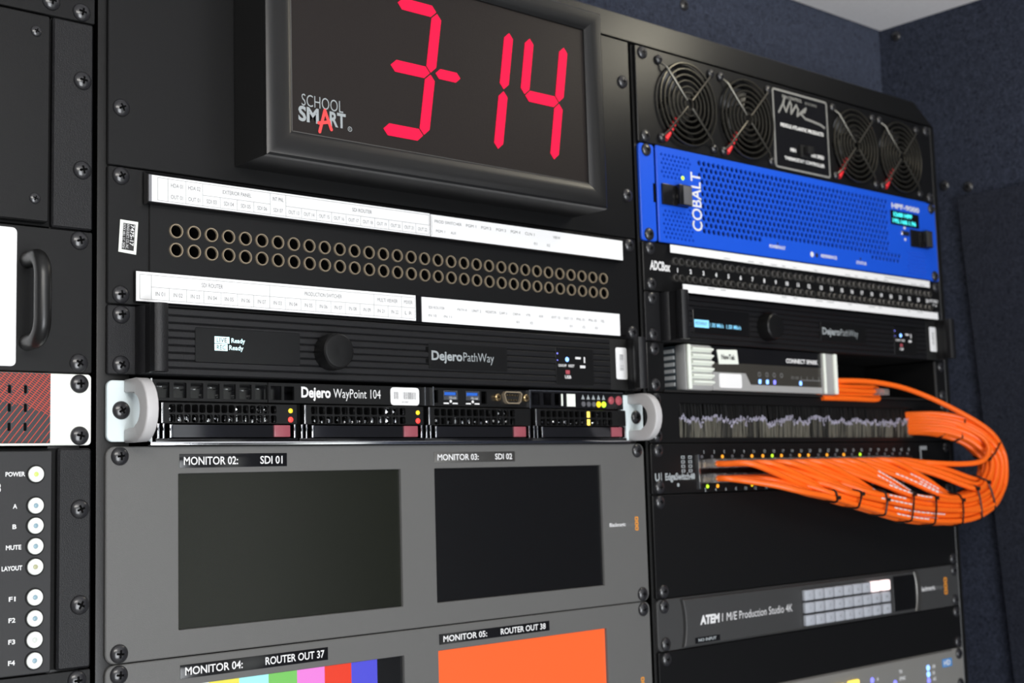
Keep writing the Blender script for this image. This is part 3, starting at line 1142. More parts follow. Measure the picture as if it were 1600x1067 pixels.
# four drive trays
for i, (xa, xb) in enumerate(((34.0, 134.5), (140.0, 243.0), (247.5, 349.5), (354.5, 458.0))):
    w = xb - xa
    hs = []
    nh = 15 if i < 1 else 13
    p = (w - 21) / nh
    for r_ in range(2):
        for k in range(nh):
            cx = xa + 5.2 + p * (k + .5)
            cz = 23.8 - 6.4 * r_
            hs.append(rrect(cx - p * .39, cx + p * .39, cz - 2.55, cz + 2.55, 1.1, 3))
    mb = MB()
    mb.plate(rrect(xa, xb, 14.2, 27.6, .6, 3), hs, -4.0, 3.2, .3)
    tr = mb.build('drive_tray', 'panel_black', t)
    MB().box(xa + .1, xa + 1.6, -4.6, -3.9, 14.4, 27.4, .2).build('tray_edge', 'steel', tr)
    # silver parts inside the tray, more of them added to make the grille glint
    mb = MB()
    rnd = random.Random(i)
    x = xa + 6
    while x < xb - 18:
        w_ = rnd.choice((2.4, 3.4, 4.6))
        mb.lathe(x, 17.0 + rnd.uniform(-1, 1), [(w_ * .5, 4), (w_ * .5, 2.4), (w_ * .3, 1.6), (.01, 1.5)], 10, False, False)
        mb.box(x + 2, x + 4.2, 2.6, 3.9, 15.0, rnd.choice((18.0, 19.5, 20.5)), .3)
        if rnd.random() < .3:
            mb.lathe(x + 3, 24.0, [(1.9, 4), (1.9, 2.2), (.01, 1.4)], 10, False, False)
        x += rnd.choice((5.8, 6.6, 7.4))
    mb.lathe(xb - 28.5, 24.0, [(2.6, 4), (2.4, 1.2), (.01, .4)], 12, False, False)
    mb.lathe(xb - 28.5, 17.4, [(2.6, 4), (2.4, 1.2), (.01, .4)], 12, False, False)
    mb.lathe(xb - 22.5, 24.0, [(2.0, 4), (2.0, 1.6), (.01, 1.0)], 12, False, False)
    mb.build('glint_parts', 'chrome', tr)
    # latch lever
    mb = MB()
    mb.prism_z([(xa + 7.5, -5.4), (xb - 22, -5.4), (xb - 17, -3.2), (xb - 17, -.8), (xa + 7.5, -.8)], 5.2, 13.2)
    mb.build('latch_lever', 'black_chrome', tr, 25)
    MB().box(xa + 5.4, xa + 7.3, -5.6, -.8, 5.0, 13.4, .3).box(xa - 2.6, xa - 1.0, -4.6, 0, 4.5, 14, .2).box(xa + 1.2, xa + 2.4, -4.6, 0, 4.5, 14, .2).build('latch_hinge', 'chrome', tr)
    MB().box(xb - 18.5, xb - 6.0, -5.0, -.8, 5.4, 13.4, .5).build('release_button', 'red_latch', tr)
    MB().box(xb - 3.0, xb - 1.6, -5.0, -.8, 4.8, 14.0, .2).build('tray_stop', 'chrome', tr)
    MB().box(xa - 3, xb + 1, -3.2, 3.5, 1.8, 4.6, .3).build('tray_rail', 'gloss_black', tr)
    MB().box(xa - 4, xa - .4, .5, 3.6, 4.6, 28).build('tray_gap', 'hole_shade', tr)
    if i < 2:
        MB().lathe(xb - 5.4, 23.2, [(1.6, -4.0), (1.6, -4.6), (.01, -5.0)], 14, False, False).build('activity_led', 'led_yellow', tr)
        MB().lathe(xb - 5.4, 17.2, [(1.9, -4.0), (1.9, -4.6), (.01, -5.0)], 14, False, False).build('fault_led', 'led_red', tr)
    elif i == 3:
        MB().box(xb - 45.8, xb - 42.6, -4.1, -3.6, 21.3, 26.2, .2).box(xb - 45.8, xb - 42.6, -4.1, -3.6, 14.9, 19.8, .2).build('activity_led', 'key_amber', tr)
    else:
        MB().box(xb - 25.4, xb - 22.4, 2.2, 2.8, 21.0, 25).box(xb - 30.4, xb - 27.4, 2.2, 2.8, 21.0, 25).build('drive_glint', 'gold_pin', tr)


# ---- dual monitor panels
def maker_logo(mb, x, z, k=1.0, y=-.05):
    """maker's wordmark with its three rounded squares"""
    mb.mi = 0
    mb.text('Blackmagic', x, z, 2.9 * k, y, width=19 * k, bold=.02)
    mb.mi = 1
    mb.text('design', x + 19.6 * k, z, 2.7 * k, y, width=9.5 * k)
    mb.mi = 2
    for i in range(3):
        cz = z + (i - 1) * 4.0 * k + 1.4 * k
        mb.plate(rrect(x + 30.6 * k, x + 34.6 * k, cz - 1.8 * k, cz + 1.8 * k, .9 * k, 3), [rrect(x + 31.6 * k, x + 33.6 * k, cz - .8 * k, cz + .8 * k, .4 * k, 2)], y - .05, .05)


def tape(parent, x0, x1, z0, z1, parts, m='gloss_black', slope=0.0):
    lab = MB().box(x0, x1, -.35, 0, z0, z1, .05).build('label_tape', m, parent)
    mb = MB()
    for sx, xa, w, z in parts:
        mb.text(sx, xa, z, (z1 - z0) * .56, -.37, width=w, bold=.016)
    mb.build('lettering', 'print_white', lab)


SCR = ((48.1, 224.0), (255.4, 430.0))


def monitor(z1, label):
    t = unit('monitor_panel', label, 'monitor', 'm', z1 - 3 * U, z1)
    z0 = z1 - 3 * U
    panel(t, ML - .6, MR, z0, z1, m='grey_panel', r=6.0, holes=[rrect(a, b, z1 - 116.4, z1 - 18.0, .5, 2) for a, b in SCR], zs=(z1 - 6.35, z1 - 127.0), th=3.0, b=.6)
    chassis(t, ML, MR, z0, z1, y0=5.2, m='matte_black')
    return t


t = monitor(0, 'grey twin monitor panel with two dark switched-off screens')
for i, (a, b) in enumerate(SCR):
    MB().box(a - .6, b + .6, 2.2, 5.0, -117.0, -17.4).build('screen', ('screen_dark', 'screen_black')[i], t)
tape(t, 48.6, 128.3, -14.2, -5.3, [('MONITOR 02:', 51.6, 39.2, -12.3), ('SDI 01', 107.6, 17.2, -12.3)])
tape(t, 255.0, 335.0, -13.5, -5.8, [('MONITOR 03:', 258.2, 39.8, -11.8), ('SDI 02', 314.5, 17.6, -11.8)], 'dark_steel')
mb = MB()
maker_logo(mb, 437.8, -69.2)
mb.build('maker_logo', ['print_white', 'print_faint', 'print_orange'], t)

t = monitor(-3 * U, 'grey twin monitor panel showing colour bars and a plain orange picture')
zt = -3 * U - 18.0
zb = zt - 98.4
a, b = SCR[0]
sc = MB().box(a - .6, b + .6, 2.6, 5.0, zb - .6, zt + .6).build('screen', 'screen_black', t)
bw = (b - a) / 8
for i, m in enumerate(('bar_white', 'bar_yellow', 'bar_cyan', 'bar_green', 'bar_magenta', 'bar_red', 'bar_blue')):
    MB().box(a + bw * i - (.5 if i == 0 else 0), a + bw * (i + 1), 2.4, 2.7, zb - .5, zt + .5).build('colour_bar', m, sc)
a, b = SCR[1]
MB().box(a - .6, b + .6, 2.4, 5.0, zb - .6, zt + .6).build('screen', 'bar_orange', t)
tape(t, 48.8, 159.2, -147.0, -138.5, [('MONITOR 04:', 52.2, 41.0, -145.0), ('ROUTER OUT 37', 110.2, 46.0, -145.0)])
tape(t, 256.0, 366.2, -146.9, -139.4, [('MONITOR 05:', 259.8, 42, -145.2), ('ROUTER OUT 38', 315.5, 46.5, -145.2)])
mb = MB()
maker_logo(mb, 437.8, -202.5)
mb.build('maker_logo', ['print_white', 'print_faint', 'print_orange'], t)

# ================================================================== bay with the power strip (at the picture's edge)
t = unit('blank_panel', 'plain black rack panel cut by the upper picture edge, over the boxed module', 'rack panel', 'l', 6 * U, 8 * U)
panel(t, LL, LR, 6 * U, 8 * U, zs=(273.05, 317.5), m='panel_black')
put('rack_screw', SCREW, t, -37.5, -.1, 276)

t = unit('module_frame', 'black rack module with a raised cover plate and broad textured ear', 'rack module', 'l', 3 * U, 6 * U)
mb = MB()
mb.plate(rrect(-36.2, LR - 1.4, 3 * U + .6, 6 * U - .5, 1.5, 4), ear_holes((LR - HOLE,), (171.45, 228.6)), -1.0, 4.0, 1.0)
mb.build('ear', 'textured_black', t)
mb = MB()
mb.plate(rrect(LL + 1, LL + 28, 3 * U + .6, 6 * U - .5, 1.5, 4), ear_holes((LL + HOLE,), (171.45, 228.6)), -1.0, 4.0, 1.0)
mb.build('ear', 'textured_black', t)
screws(t, (LR - HOLE, LL + HOLE), (171.45, 228.6), -1.2)
chassis(t, LL, LR, 3 * U, 6 * U)
mb = MB()
mb.plate(rrect(LL + 30, -39.5, 135.4, 264.6, 1.5, 4), [], -4.5, 7.5, .8)
mb.build('cover_plate', 'panel_black', t)
for x in (-48.3, -440):
    for z in (253.4, 149.3):
        put('small_screw', SMALL_SCREW, t, x, -4.6, z, .4)

t = unit('handle_panel', 'black rack unit with a bow handle and a large white front plate', 'rack module', 'l', U, 3 * U)
panel(t, LL, LR - 1.0, U, 3 * U, zs=(50.8, 127.0), m='panel_black')
chassis(t, LL, LR, U, 3 * U)
mb = MB()
mb.plate(rrect(-440, -57.2, 47.5, 131.0, 3.0, 5), [], -1.2, 1.2, .4)
mb.build('white_plate', 'label_white', t)
hx = -50.5
pts = [(hx, -.2, 67), (hx, -12, 67)]
for k in range(7):
    a_ = math.pi / 2 * k / 6
    pts.append((hx, -12 - 12 * math.sin(a_), 67 - 0 + 12 * (1 - math.cos(a_))))
pts2 = [(x, y, 174 - z) for x, y, z in pts][::-1]
pts = [(x, y, z - 5) for x, y, z in pts] + [(x, y, z + 5 - .0) for x, y, z in pts2]
MB().tube(pts, 5.0, 16).build('bow_handle', 'gloss_black' if False else 'frame_black', t, 60)

t = unit('power_strip', 'white-eared power strip with a red criss-cross line pattern and slots', 'power strip', 'l', 0, U)
mb = MB()
mb.plate(rrect(LL, -10.2, .6, U - .4, 2.5, 5), ear_holes((LR - HOLE, LL + HOLE), (6.35, 38.1)), 0, 3, .5)
mb.build('front_panel', 'white_paint', t)
screws(t, (LR - HOLE, LL + HOLE), (6.35, 38.1))
chassis(t, LL, LR, 0, U)
slots = []
for i in range(9):
    for xo in (-60.7, -51.2):
        for z in (33.9, 22.9, 11.6):
            jx_, jz_ = random.uniform(-.03, .03), random.uniform(-.03, .03)
            slots.append(rrect(xo - i * 21.5 - .85 + jx_, xo - i * 21.5 + .85 + jx_, z - 2.4 + jz_, z + 2.4 + jz_, .6, 2))
px0, px1, pz0, pz1 = LL + 25, -36.0, 1.9, U - .6
mb = MB()
mb.plate(rrect(px0, px1, pz0, pz1), slots, -.7, .7, .15)
fp = mb.build('outlet_panel', 'outlet_dark', t)
MB().box(px0, px1 - .2, -.14, -.04, pz0, pz1).build('slot_backing', 'hole_shade', fp)
mb = MB()


def clip_line(ax, az, bx, bz, xa, xb, za, zb):
    t0, t1 = 0.0, 1.0
    dx, dz = bx - ax, bz - az
    for p_, q_ in ((-dx, ax - xa), (dx, xb - ax), (-dz, az - za), (dz, zb - az)):
        if abs(p_) < 1e-9:
            if q_ < 0:
                return None
        else:
            r_ = q_ / p_
            if p_ < 0:
                t0 = max(t0, r_)
            else:
                t1 = min(t1, r_)
    if t0 >= t1:
        return None
    return ax + dx * t0, az + dz * t0, ax + dx * t1, az + dz * t1


def hatch(mb, deg, step, w, keep, y):
    d = Vector((math.cos(math.radians(deg)), math.sin(math.radians(deg))))
    nrm = Vector((-d.y, d.x))
    c0 = Vector((px1, pz1))
    for k in range(-130, 130):
        o = c0 + nrm * (k * step)
        a_, b_ = o - d * 700, o + d * 700
        r_ = clip_line(a_.x, a_.y, b_.x, b_.y, px0 + .2, px1 - .1, pz0 + .1, pz1 - .1)
        if not r_:
            continue
        p, q = Vector(r_[:2]), Vector(r_[2:])
        if keep:
            p, q = keep(p, q)
            if p is None:
                continue
        if (q - p).length < .4:
            continue
        # break the line at the slots
        n_ = nrm * w / 2
        cuts = [0.0]
        L = (q - p).length
        steps = max(2, int(L / 0.5))
        run = None
        dd = (q - p) / L
        for i in range(steps + 1):
            s_ = L * i / steps
            pt = p + dd * s_
            xx = (pt.x + 60.7) % 21.5
            inside = False
            for off in (0.0, 9.5, 21.5):
                if abs(xx - off) < 1.25:
                    for z in (33.9, 22.9, 11.6):
                        if abs(pt.y - z) < 2.8:
                            inside = True
            if pt.x > -49.5:
                inside = False
            if not inside and run is None:
                run = s_
            if (inside or i == steps) and run is not None:
                if s_ - run > .5:
                    u, v = p + dd * run, p + dd * s_
                    mb.plate([tuple(u - n_), tuple(v - n_), tuple(v + n_), tuple(u + n_)], [], y, .03, 0, False)
                run = None


def upper(p, q):
    # the second set of lines stops at a line sloping down towards the ear
    def g(v):
        return v.y - (34.0 - (v.x + 66) * 0.52) if v.x > -66 else v.y - 34.0
    gp, gq = g(p), g(q)
    if gp < 0 and gq < 0:
        return None, None
    if gp * gq < 0:
        f_ = gp / (gp - gq)
        mdl = p + (q - p) * f_
        return (mdl, q) if gp < 0 else (p, mdl)
    return p, q


hatch(mb, 52, 3.0, .42, None, -.76)
hatch(mb, -33, 1.35, .36, upper, -.78)
mb.build('line_pattern', 'hatch_red', fp, 0)
mb = MB()
mb.box(px0, px1 - 2, -4.0, 0, .4, 1.7, .3)
mb.build('lower_lip', 'white_paint', t)

t = unit('control_panel', 'dark panel with a column of round white buttons marked POWER to F4', 'control panel', 'l', -3 * U, 0)
mb = MB()
mb.plate(rrect(-31.2, LR - 1.4, -3 * U + .5, -1.2, 2.0, 4), ear_holes((LR - HOLE,), (-38.1, -95.25)), -1.2, 4.2, 1.2)
mb.build('ear', 'textured_black', t)
mb = MB()
mb.plate(rrect(LL, LL + 26, -3 * U + .5, -1.2, 2.0, 4), ear_holes((LL + HOLE,), (-38.1, -95.25)), -1.2, 4.2, 1.2)
mb.build('ear', 'textured_black', t)
screws(t, (LR - HOLE, LL + HOLE), (-38.1, -95.25), -1.3)
chassis(t, LL, LR, -3 * U, 0)
mb = MB()
mb.plate(rrect(LL + 28, -35.2, -3 * U + .5, -2.6, 1.0, 3), [], -2.0, 5.2, .6)
mb.build('button_panel', 'charcoal', t)
mb = MB()
mb.lathe(0, 0, [(5.5, -2.0), (5.5, -2.7), (4.8, -2.9), (4.7, -2.5)], 28, False, False)
mb.mi = 1
mb.lathe(0, 0, [(4.7, -2.5), (4.7, -3.4), (4.3, -3.8), (1.5, -3.7), (1.35, -3.3)], 28, False, False)
BM = {}
for m in ('led_green', 'led_off_blue', 'led_yellow_dim'):
    pass
mat('lens_blue', (0.25, 0.38, 0.45), .3)
mat('lens_olive', (0.42, 0.42, 0.25), .3)
mat('lens_white', (0.62, 0.66, 0.62), .3)
mat('lens_green', (0.3, 0.4, 0.1), .3, emit=(0.55, 0.75, 0.12), estr=.7)
names = ('POWER', 'A', 'B', 'MUTE', 'LAYOUT', 'F1', 'F2', 'F3', 'F4')
zsb = (-16.5, -35.0, -46.8, -58.8, -70.8, -88.5, -100.7, -113.0, -125.0)
lens = ('lens_green', 'lens_blue', 'lens_blue', 'lens_blue', 'lens_olive', 'lens_blue', 'lens_blue', 'lens_white', 'lens_blue')
BTN = mesh_of(mb, 'push_button', ['matte_black', 'button_white'], 40)
txt = MB()
for nm, z, ln in zip(names, zsb, lens):
    b_ = put('push_button', BTN, t, -45.3, 0, z)
    mb = MB()
    mb.lathe(-45.3, z, [(1.45, -3.2), (1.2, -3.7), (.01, -3.9)], 14, False, False)
    o_ = mb.build('indicator', ln, t)
    o_.parent = b_
    o_.location = ((t.location[0] - (P(-45.3, 0, z)).x), t.location[1] - P(-45.3, 0, z).y, t.location[2] - P(-45.3, 0, z).z)
    w = {'POWER': 11.6, 'A': 2.6, 'B': 2.4, 'MUTE': 9.0, 'LAYOUT': 12.0}.get(nm, 4.0)
    cx = {'POWER': -57.2, 'A': -57.2, 'B': -57.4, 'MUTE': -57.8, 'LAYOUT': -58.6}.get(nm, -58.3)
    txt.text(nm, cx, z - 1.3 if nm != 'POWER' else z - 1.0, 2.5, -2.02, width=w, align='c', bold=.03)
txt.text('8', -67.4, -26.6, 5.2, -2.02, width=3.6, bold=.03, align='c')
txt.build('lettering', 'print_white', t)

t = unit('blank_panel', 'plain black rack panel below the button column, at the lower picture edge', 'rack panel', 'l', -5 * U, -3 * U)
panel(t, LL, LR - 1, -5 * U, -3 * U, zs=(-139.7, -215.9))

# ================================================================== bay with the fans
t = unit('fan_panel', 'black fan panel with four wire-guarded fans around a boxed silver logo', 'fan panel', 'r', 6 * U, 8 * U)
fx = (557.0, 643.2, 822.0, 907.2)
fz = 310.6
mb_holes = [circ(x, fz, 38.0, 40) for x in fx]
panel(t, RL, RR, 6 * U, 8 * U, zs=(273.05, 349.25), holes=mb_holes, th=2.5)
MB().box(RL + 20, RR - 20, 45, 92, 6 * U + 1, 8 * U - 1).build('chassis', 'hole_shade', t)
# wire guard
mb = MB()
for r in (5.5, 11, 16.5, 22, 27.5, 33, 38.5):
    mb.tube([(r * math.cos(2 * math.pi * k / 40), -3.6, r * math.sin(2 * math.pi * k / 40)) for k in range(40)], 1.15, 6, closed=True)
for a_ in (45, 135, 225, 315):
    c, s = math.cos(math.radians(a_)), math.sin(math.radians(a_))
    mb.tube([(4.5 * c, -5.0, 4.5 * s), (42 * c, -5.0, 42 * s), (46.5 * c, -2.6, 46.5 * s), (51 * c, -1.4, 51 * s)], 1.15, 6)
GUARD = mesh_of(mb, 'fan_guard', 'wire_bronze', 60)
# rotor
mb = MB()
mb.lathe(0, 0, [(16, 30), (16, 8), (14.5, 6.5), (.01, 6.5)], 28, False, False)
for k in range(7):
    a0 = 2 * math.pi * k / 7
    vs_, fs = [], []
    nR, nA = 5, 5
    for i in range(nR + 1):
        r = 15.5 + (36.5 - 15.5) * i / nR
        for j in range(nA + 1):
            a_ = a0 + (j / nA) * (.82 - .16 * i / nR) + .14 * i / nR
            vs_.append((r * math.cos(a_), 9 + 17 * j / nA - 3 * math.sin(math.pi * j / nA), r * math.sin(a_)))
    m_ = len(vs_)
    vs_ += [(x, y + 1.2, z) for x, y, z in vs_]
    for i in range(nR):
        for j in range(nA):
            q = (i * (nA + 1) + j, i * (nA + 1) + j + 1, (i + 1) * (nA + 1) + j + 1, (i + 1) * (nA + 1) + j)
            fs += [q, tuple(m_ + w for w in q[::-1])]
    mb.add(vs_, fs)
ROTOR = mesh_of(mb, 'rotor', 'fan_plastic', 40)
mb = MB()
mb.plate(rrect(-40, 40, -40, 40, 4, 4), [circ(0, 0, 38.2, 40)], 2.6, 25)
for a_ in (30, 120, 210, 300):
    c, s = math.cos(math.radians(a_)), math.sin(math.radians(a_))
    n_ = Vector((-s, c))
    mb.add([(10 * c + 2 * n_.x, 29, 10 * s + 2 * n_.y), (40 * c + 2 * n_.x, 29, 40 * s + 2 * n_.y), (40 * c - 2 * n_.x, 29, 40 * s - 2 * n_.y), (10 * c - 2 * n_.x, 29, 10 * s - 2 * n_.y)], [(0, 1, 2, 3)])
FRAME = mesh_of(mb, 'fan_frame', 'fan_plastic', 40)
mb = MB()
mb.tube([(-31, -1.0, -37), (-23, -1.0, -27), (-15, -0.5, -16)], 2.6, 8)
LEAD = mesh_of(mb, 'lead_wire', 'wire_red', 60)
SCREW_F = screw_mesh(4.3, 3.2, 'guard_screw', .8)
for i, x in enumerate(fx):
    fr = put('fan', FRAME, t, x, 0, fz)
    for nm, me, ry in (('rotor', ROTOR, .3 + i * .5), ('fan_guard', GUARD, 0), ('lead_wire', LEAD, 0)):
        o_ = bpy.data.objects.new(nm, me)
        col.objects.link(o_)
        o_.parent = fr
        o_.rotation_euler = (0, ry, 0)
    for dx in (-36, 36):
        for dz in (-36, 36):
            o_ = bpy.data.objects.new('guard_screw', SCREW_F)
            col.objects.link(o_)
            o_.parent = fr
            o_.location = (dx * S, -.8 * S, dz * S)
mb = MB()
lo = rrect(685.3, 777.3, 269.4, 351.2, 4, 5)
mb.plate(lo, [], -1.0, 1.0, .3)
lb = mb.build('logo_plate', 'gloss_black', t)
mb = MB()
mb.plate(inset(lo, .6), [inset(lo, 2.6)], -1.2, .2)
mb.text('FAN CONTROL', 702, 342.6, 3.2, -1.05, width=32, bold=.03)
mb.text('SYSTEMS', 739, 341.8, 2.6, -1.05, width=20)
# script monogram strokes
stroke = [(695, 321), (702, 333), (705, 341), (703, 333), (707, 324), (714, 339), (716, 335), (715, 323), (724, 336), (727, 331), (725, 322), (735, 331), (740, 335), (738, 330), (730, 327), (738, 321), (750, 320), (764, 318), (771, 315)]
sv = [Vector((p[0], 322 + (p[1] - 315) * .78)) for p in stroke]
for ki, (a_, b_) in enumerate(zip(sv, sv[1:])):
    n_ = Vector((-(b_ - a_).y, (b_ - a_).x)).normalized() * 1.2
    mb.plate([tuple(a_ - n_), tuple(b_ - n_), tuple(b_ + n_), tuple(a_ + n_)], [], -1.15 - .01 * ki, .008)
    mb.disc(a_.x, a_.y, 1.2, -1.36 - .01 * ki, -1.352 - .01 * ki, 10)
mb.mi = 1
mb.text('MIDDLE ATLANTIC PRODUCTS', 697, 313.0, 3.4, -1.05, width=71, bold=.035)
mb.text('MIN', 711, 289.5, 3.4, -1.05, width=9, bold=.04)
mb.text('MAX SPEED', 745, 288.5, 3.4, -1.05, width=22, bold=.03)
mb.text('THERMOSTAT CONTROLLER', 701, 280.0, 3.2, -1.05, width=66, bold=.03)
mb.build('lettering', ['print_mid', 'print_white'], lb)
MB().box(725, 739, -3.5, -1, 285, 298, .5).box(729, 738, -10, -3.5, 288, 296, .8).build('rocker_switch', 'matte_black', lb)

# ---- blue frame
t = unit('blue_module_frame', 'bright blue perforated rack unit with black latches under the fans', 'rack module', 'r', 4 * U, 6 * U)
for x0, x1, xs in ((RL, RL + 19.5, RL + HOLE), (RR - 19.5, RR, RR - HOLE)):
    mb = MB()
    mb.plate(rrect(x0, x1, 4 * U + .6, 6 * U - .6, 3, 4), ear_holes((xs,), (184.15, 260.35)), 0, 2.5, .5)
    mb.build('ear', 'cobalt_blue', t)
    screws(t, (xs,), (184.15, 260.35))
hs = []
px, pz = 6.75, 5.75
for r in range(12):
    z = 257.6 - pz * r
    for k in range(49):
        x = 570.0 + px * k + (px / 2 if r % 2 else 0)
        if x > 894 or (z > 205 and x > 874) or (r == 11 and 660 < x < 840):
            continue
        hs.append(circ(x, z, 2.4, 8))
for r in range(20):
    z = 258.6 - 3.95 * r
    for k in range(8):
        x = 518.5 + 5.1 * k + (2.55 if r % 2 else 0)
        if (x < 550 and 210 < z < 235) or (545 < x < 560 and 232 < z < 248):
            continue
        if x < 559:
            hs.append(circ(x, z, 1.3, 6))
for r in range(7):
    z = 206.5 - 3.9 * r
    for k in range(7):
        x = 910 + 5.1 * k + (2.55 if r % 2 else 0)
        hs.append(circ(x, z, 1.3, 6))
mb = MB()
mb.plate(rrect(RL + 20, RR - 20, 4 * U + .6, 6 * U - .6, 1, 3), hs, -2.2, 1.8, .5, False)
bz = mb.build('bezel', 'cobalt_blue', t)
MB().box(RL + 20.2, RR - 20.2, 8.0, 92, 4 * U + 1, 6 * U - 1).build('chassis', 'inside_dark', t)
mb = MB()
rnd = random.Random(3)
for k in range(9):
    x = 575 + 37 * k
    mb.box(x, x + 1.4, 3.0, 8, 186, 260)
mb.build('circuit_card', 'dark_steel', t)
for xa, d in ((515.8, 1), (916.4, -1)):
    xb = xa + 34
    mb = MB()
    mb.box(xa, xb, -4.5, -2.2, 212.5, 231.5, .6)
    mb.box(xa + 17 if d > 0 else xa + 22, xb, -9.5, -4.5, 213, 232.0, .8)
    o_ = mb.build('latch', 'gloss_black', t)
    MB().box(xb - 12, xb - .6, -9.9, -9.4, 214, 231.0, .2).build('latch_face', 'led_off' if d > 0 else 'dark_steel', o_)
MB().box(RL + 16.5, RL + 19, -.4, .2, 214, 231).build('hinge_slot', 'hole_shade', t)
MB().lathe(545.8, 240.2, [(2.0, -2.2), (1.7, -2.8), (.01, -3.2)], 14, False, False).build('status_led', 'led_green', t)
mb = MB()
mb.text('COBALT', 570.0, 193.2, 13.0, -2.25, width=54.5, rot=90, bold=.012)
mb.text('HPF-9000', 884.0, 252.2, 5.2, -2.25, width=54, bold=.03)
mb.text('POWER/FAULT', 668, 188.0, 3.0, -2.25, width=25, bold=.03)
mb.disc(736, 187.5, 2.8, -2.32, -2.25, 12)
mb.text('REFERENCE', 751, 186.0, 3.0, -2.25, width=27, bold=.03)
mb.text('STATUS', 812, 184.6, 3.0, -2.25, width=18, bold=.03)
mb.mi = 1
mb.disc(744, 187.2, 2.4, -2.32, -2.25, 12)
mb.disc(681, 193.0, 1.2, -2.32, -2.25, 10)
mb.disc(820, 190.5, 1.2, -2.32, -2.25, 10)
mb.build('lettering', ['print_white', 'print_black'], bz)
mb = MB()
mb.plate(rrect(880.5, 935.5, 234.0, 249.5, .8, 3), [], -3.0, .8, .2)
lcd = mb.build('display', 'screen_black', t)
mb = MB()
mb.text('12:00 HPF', 885.5, 243.4, 4.0, -3.05, width=36, bold=.04)
mb.text('192.168.1.96', 883.5, 236.2, 4.0, -3.05, width=45, bold=.03)
mb.build('screen_readout', 'screen_cyan', lcd)
mb = MB()
mb.plate(rrect(899, 914, 223.6, 228.6, 1.5, 3), [], -3.6, 1.4, .4)
mb.build('nav_key', 'steel', t)
MB().disc(906.5, 232.2, 1.6, -2.6, -2.2, 12).disc(906.5, 219.6, 1.6, -2.6, -2.2, 12).build('nav_key', 'print_white', t)

# ---- audio patchbay
t = unit('audio_patchbay', 'slim black audio patchbay with paired jacks numbered between two white strips', 'patch panel', 'r', 3 * U, 4 * U)
ax = []
for i in range(24):
    c = 536.0 + 17.75 * i + (2.5 if i >= 12 else 0)
    ax += [c - 3.9, c + 3.9]
az = (162.6, 147.4)
panel(t, RL, RR, 3 * U, 4 * U, zs=(139.7, 171.45), holes=[circ(x, z, 3.0, 10) for x in ax for z in az])
chassis(t, RL, RR, 3 * U, 4 * U, y0=22, m='hole_shade')
mb = MB()
mb.lathe(0, 0, [(3.7, 0), (3.7, -1.6), (3.2, -2.2), (2.5, -2.2), (2.4, 0), (2.4, 14)], 16, False, False)
AJACK = mesh_of(mb, 'jack', 'dark_steel', 40)
for z in az:
    for x in ax:
        put('jack', AJACK, t, x, 0, z)
mb = MB()
for i in range(24):
    mb.text(str(i + 1), (ax[2 * i] + ax[2 * i + 1]) / 2, 153.3, 3.6, -.02, align='c', bold=.05)
mb.text('ADCBox', 499.5, 153.0, 7.6, -.02, width=27, bold=.04, shear=.15)
mb.text('PATCHBAY', 951, 154.0, 3.2, -.02, width=18, bold=.03)
mb.text('TT 96', 957, 149.6, 2.4, -.02, width=9, bold=.02)
mb.build('lettering', 'print_white', t)
s1 = strip(t, 523.2, 947.2, 169.4, 176.6, -4)
s2 = strip(t, 526.5, 943.5, 132.6, 140.0, -14)
MB().box(526.5, 943.5, -13.4, -.2, 133.8, 134.8).build('strip_holder', 'gloss_black', t)
mb = MB()
rnd = random.Random(11)
for i in range(24):
    if 4 <= i <= 19 or i > 21:
        if rnd.random() < .8:
            hline(mb, 527 + 17.4 * i, 527 + 17.4 * i + rnd.uniform(5, 12), 171.0, -4.1, .5)
hline(mb, 860, 900, 174, -4.1, .6)
mb.build('lettering', 'print_faint', s1)
mb = MB()
for i in range(20):
    if rnd.random() < .5:
        hline(mb, 560 + 18 * i, 560 + 18 * i + rnd.uniform(5, 12), 138.4, -14.1, .5)
mb.build('lettering', 'print_faint', s2)

# ---- shelf with the silver streaming box
t = unit('rack_shelf', 'black rack shelf carrying the silver box', 'shelf', 'r', U, 2 * U)
for x0, x1, xs in ((RL, RL + 19, RL + HOLE), (RR - 19, RR, RR - HOLE)):
    mb = MB()
    mb.plate(rrect(x0, x1, U + .4, 2 * U - .4, 1.2, 3), ear_holes((xs,), (50.8, 82.55)), 0, 2.5, .5)
    mb.build('ear', 'panel_black', t)
    screws(t, (xs,), (50.8, 82.55))
MB().box(RL + 19, RR - 19, -1.5, 92, U + .4, U + 2.4).build('tray', 'matte_black', t)
MB().box(RR - 22, RR - 19, .5, 92, U + .4, 2 * U - 1).build('tray_side', 'panel_black', t)
MB().box(RL + 19, RL + 22, .5, 92, U + .4, 2 * U - 1).build('tray_side', 'panel_black', t)
MB().box(RR - 22.2, RR - 19, .1, .5, U + .4, 2 * U - 1).build('tray_edge', 'dark_steel', t)
MB().box(RL + 22, RR - 22, 1, 90, U + 2.4, U + 2.6).build('tray_shade', 'hole_shade', t)  # thin black sheet standing for the shade inside the shelf
MB().box(RL + 19, RR - 19, 90, 93, U + .4, 2 * U - .4).build('back_plate', 'hole_shade', t)

NZ0, NZ1 = U + 2.6, 2 * U - .6
t = thing('streaming_box', 'silver streaming box with ribbed ends and glowing blue dots on the shelf', 'converter box', (650, 30, NZ0))
MB().box(536, 762, 6, 80, NZ0 + .5, NZ1 - .5, 2).build('case', 'box_dark', t)
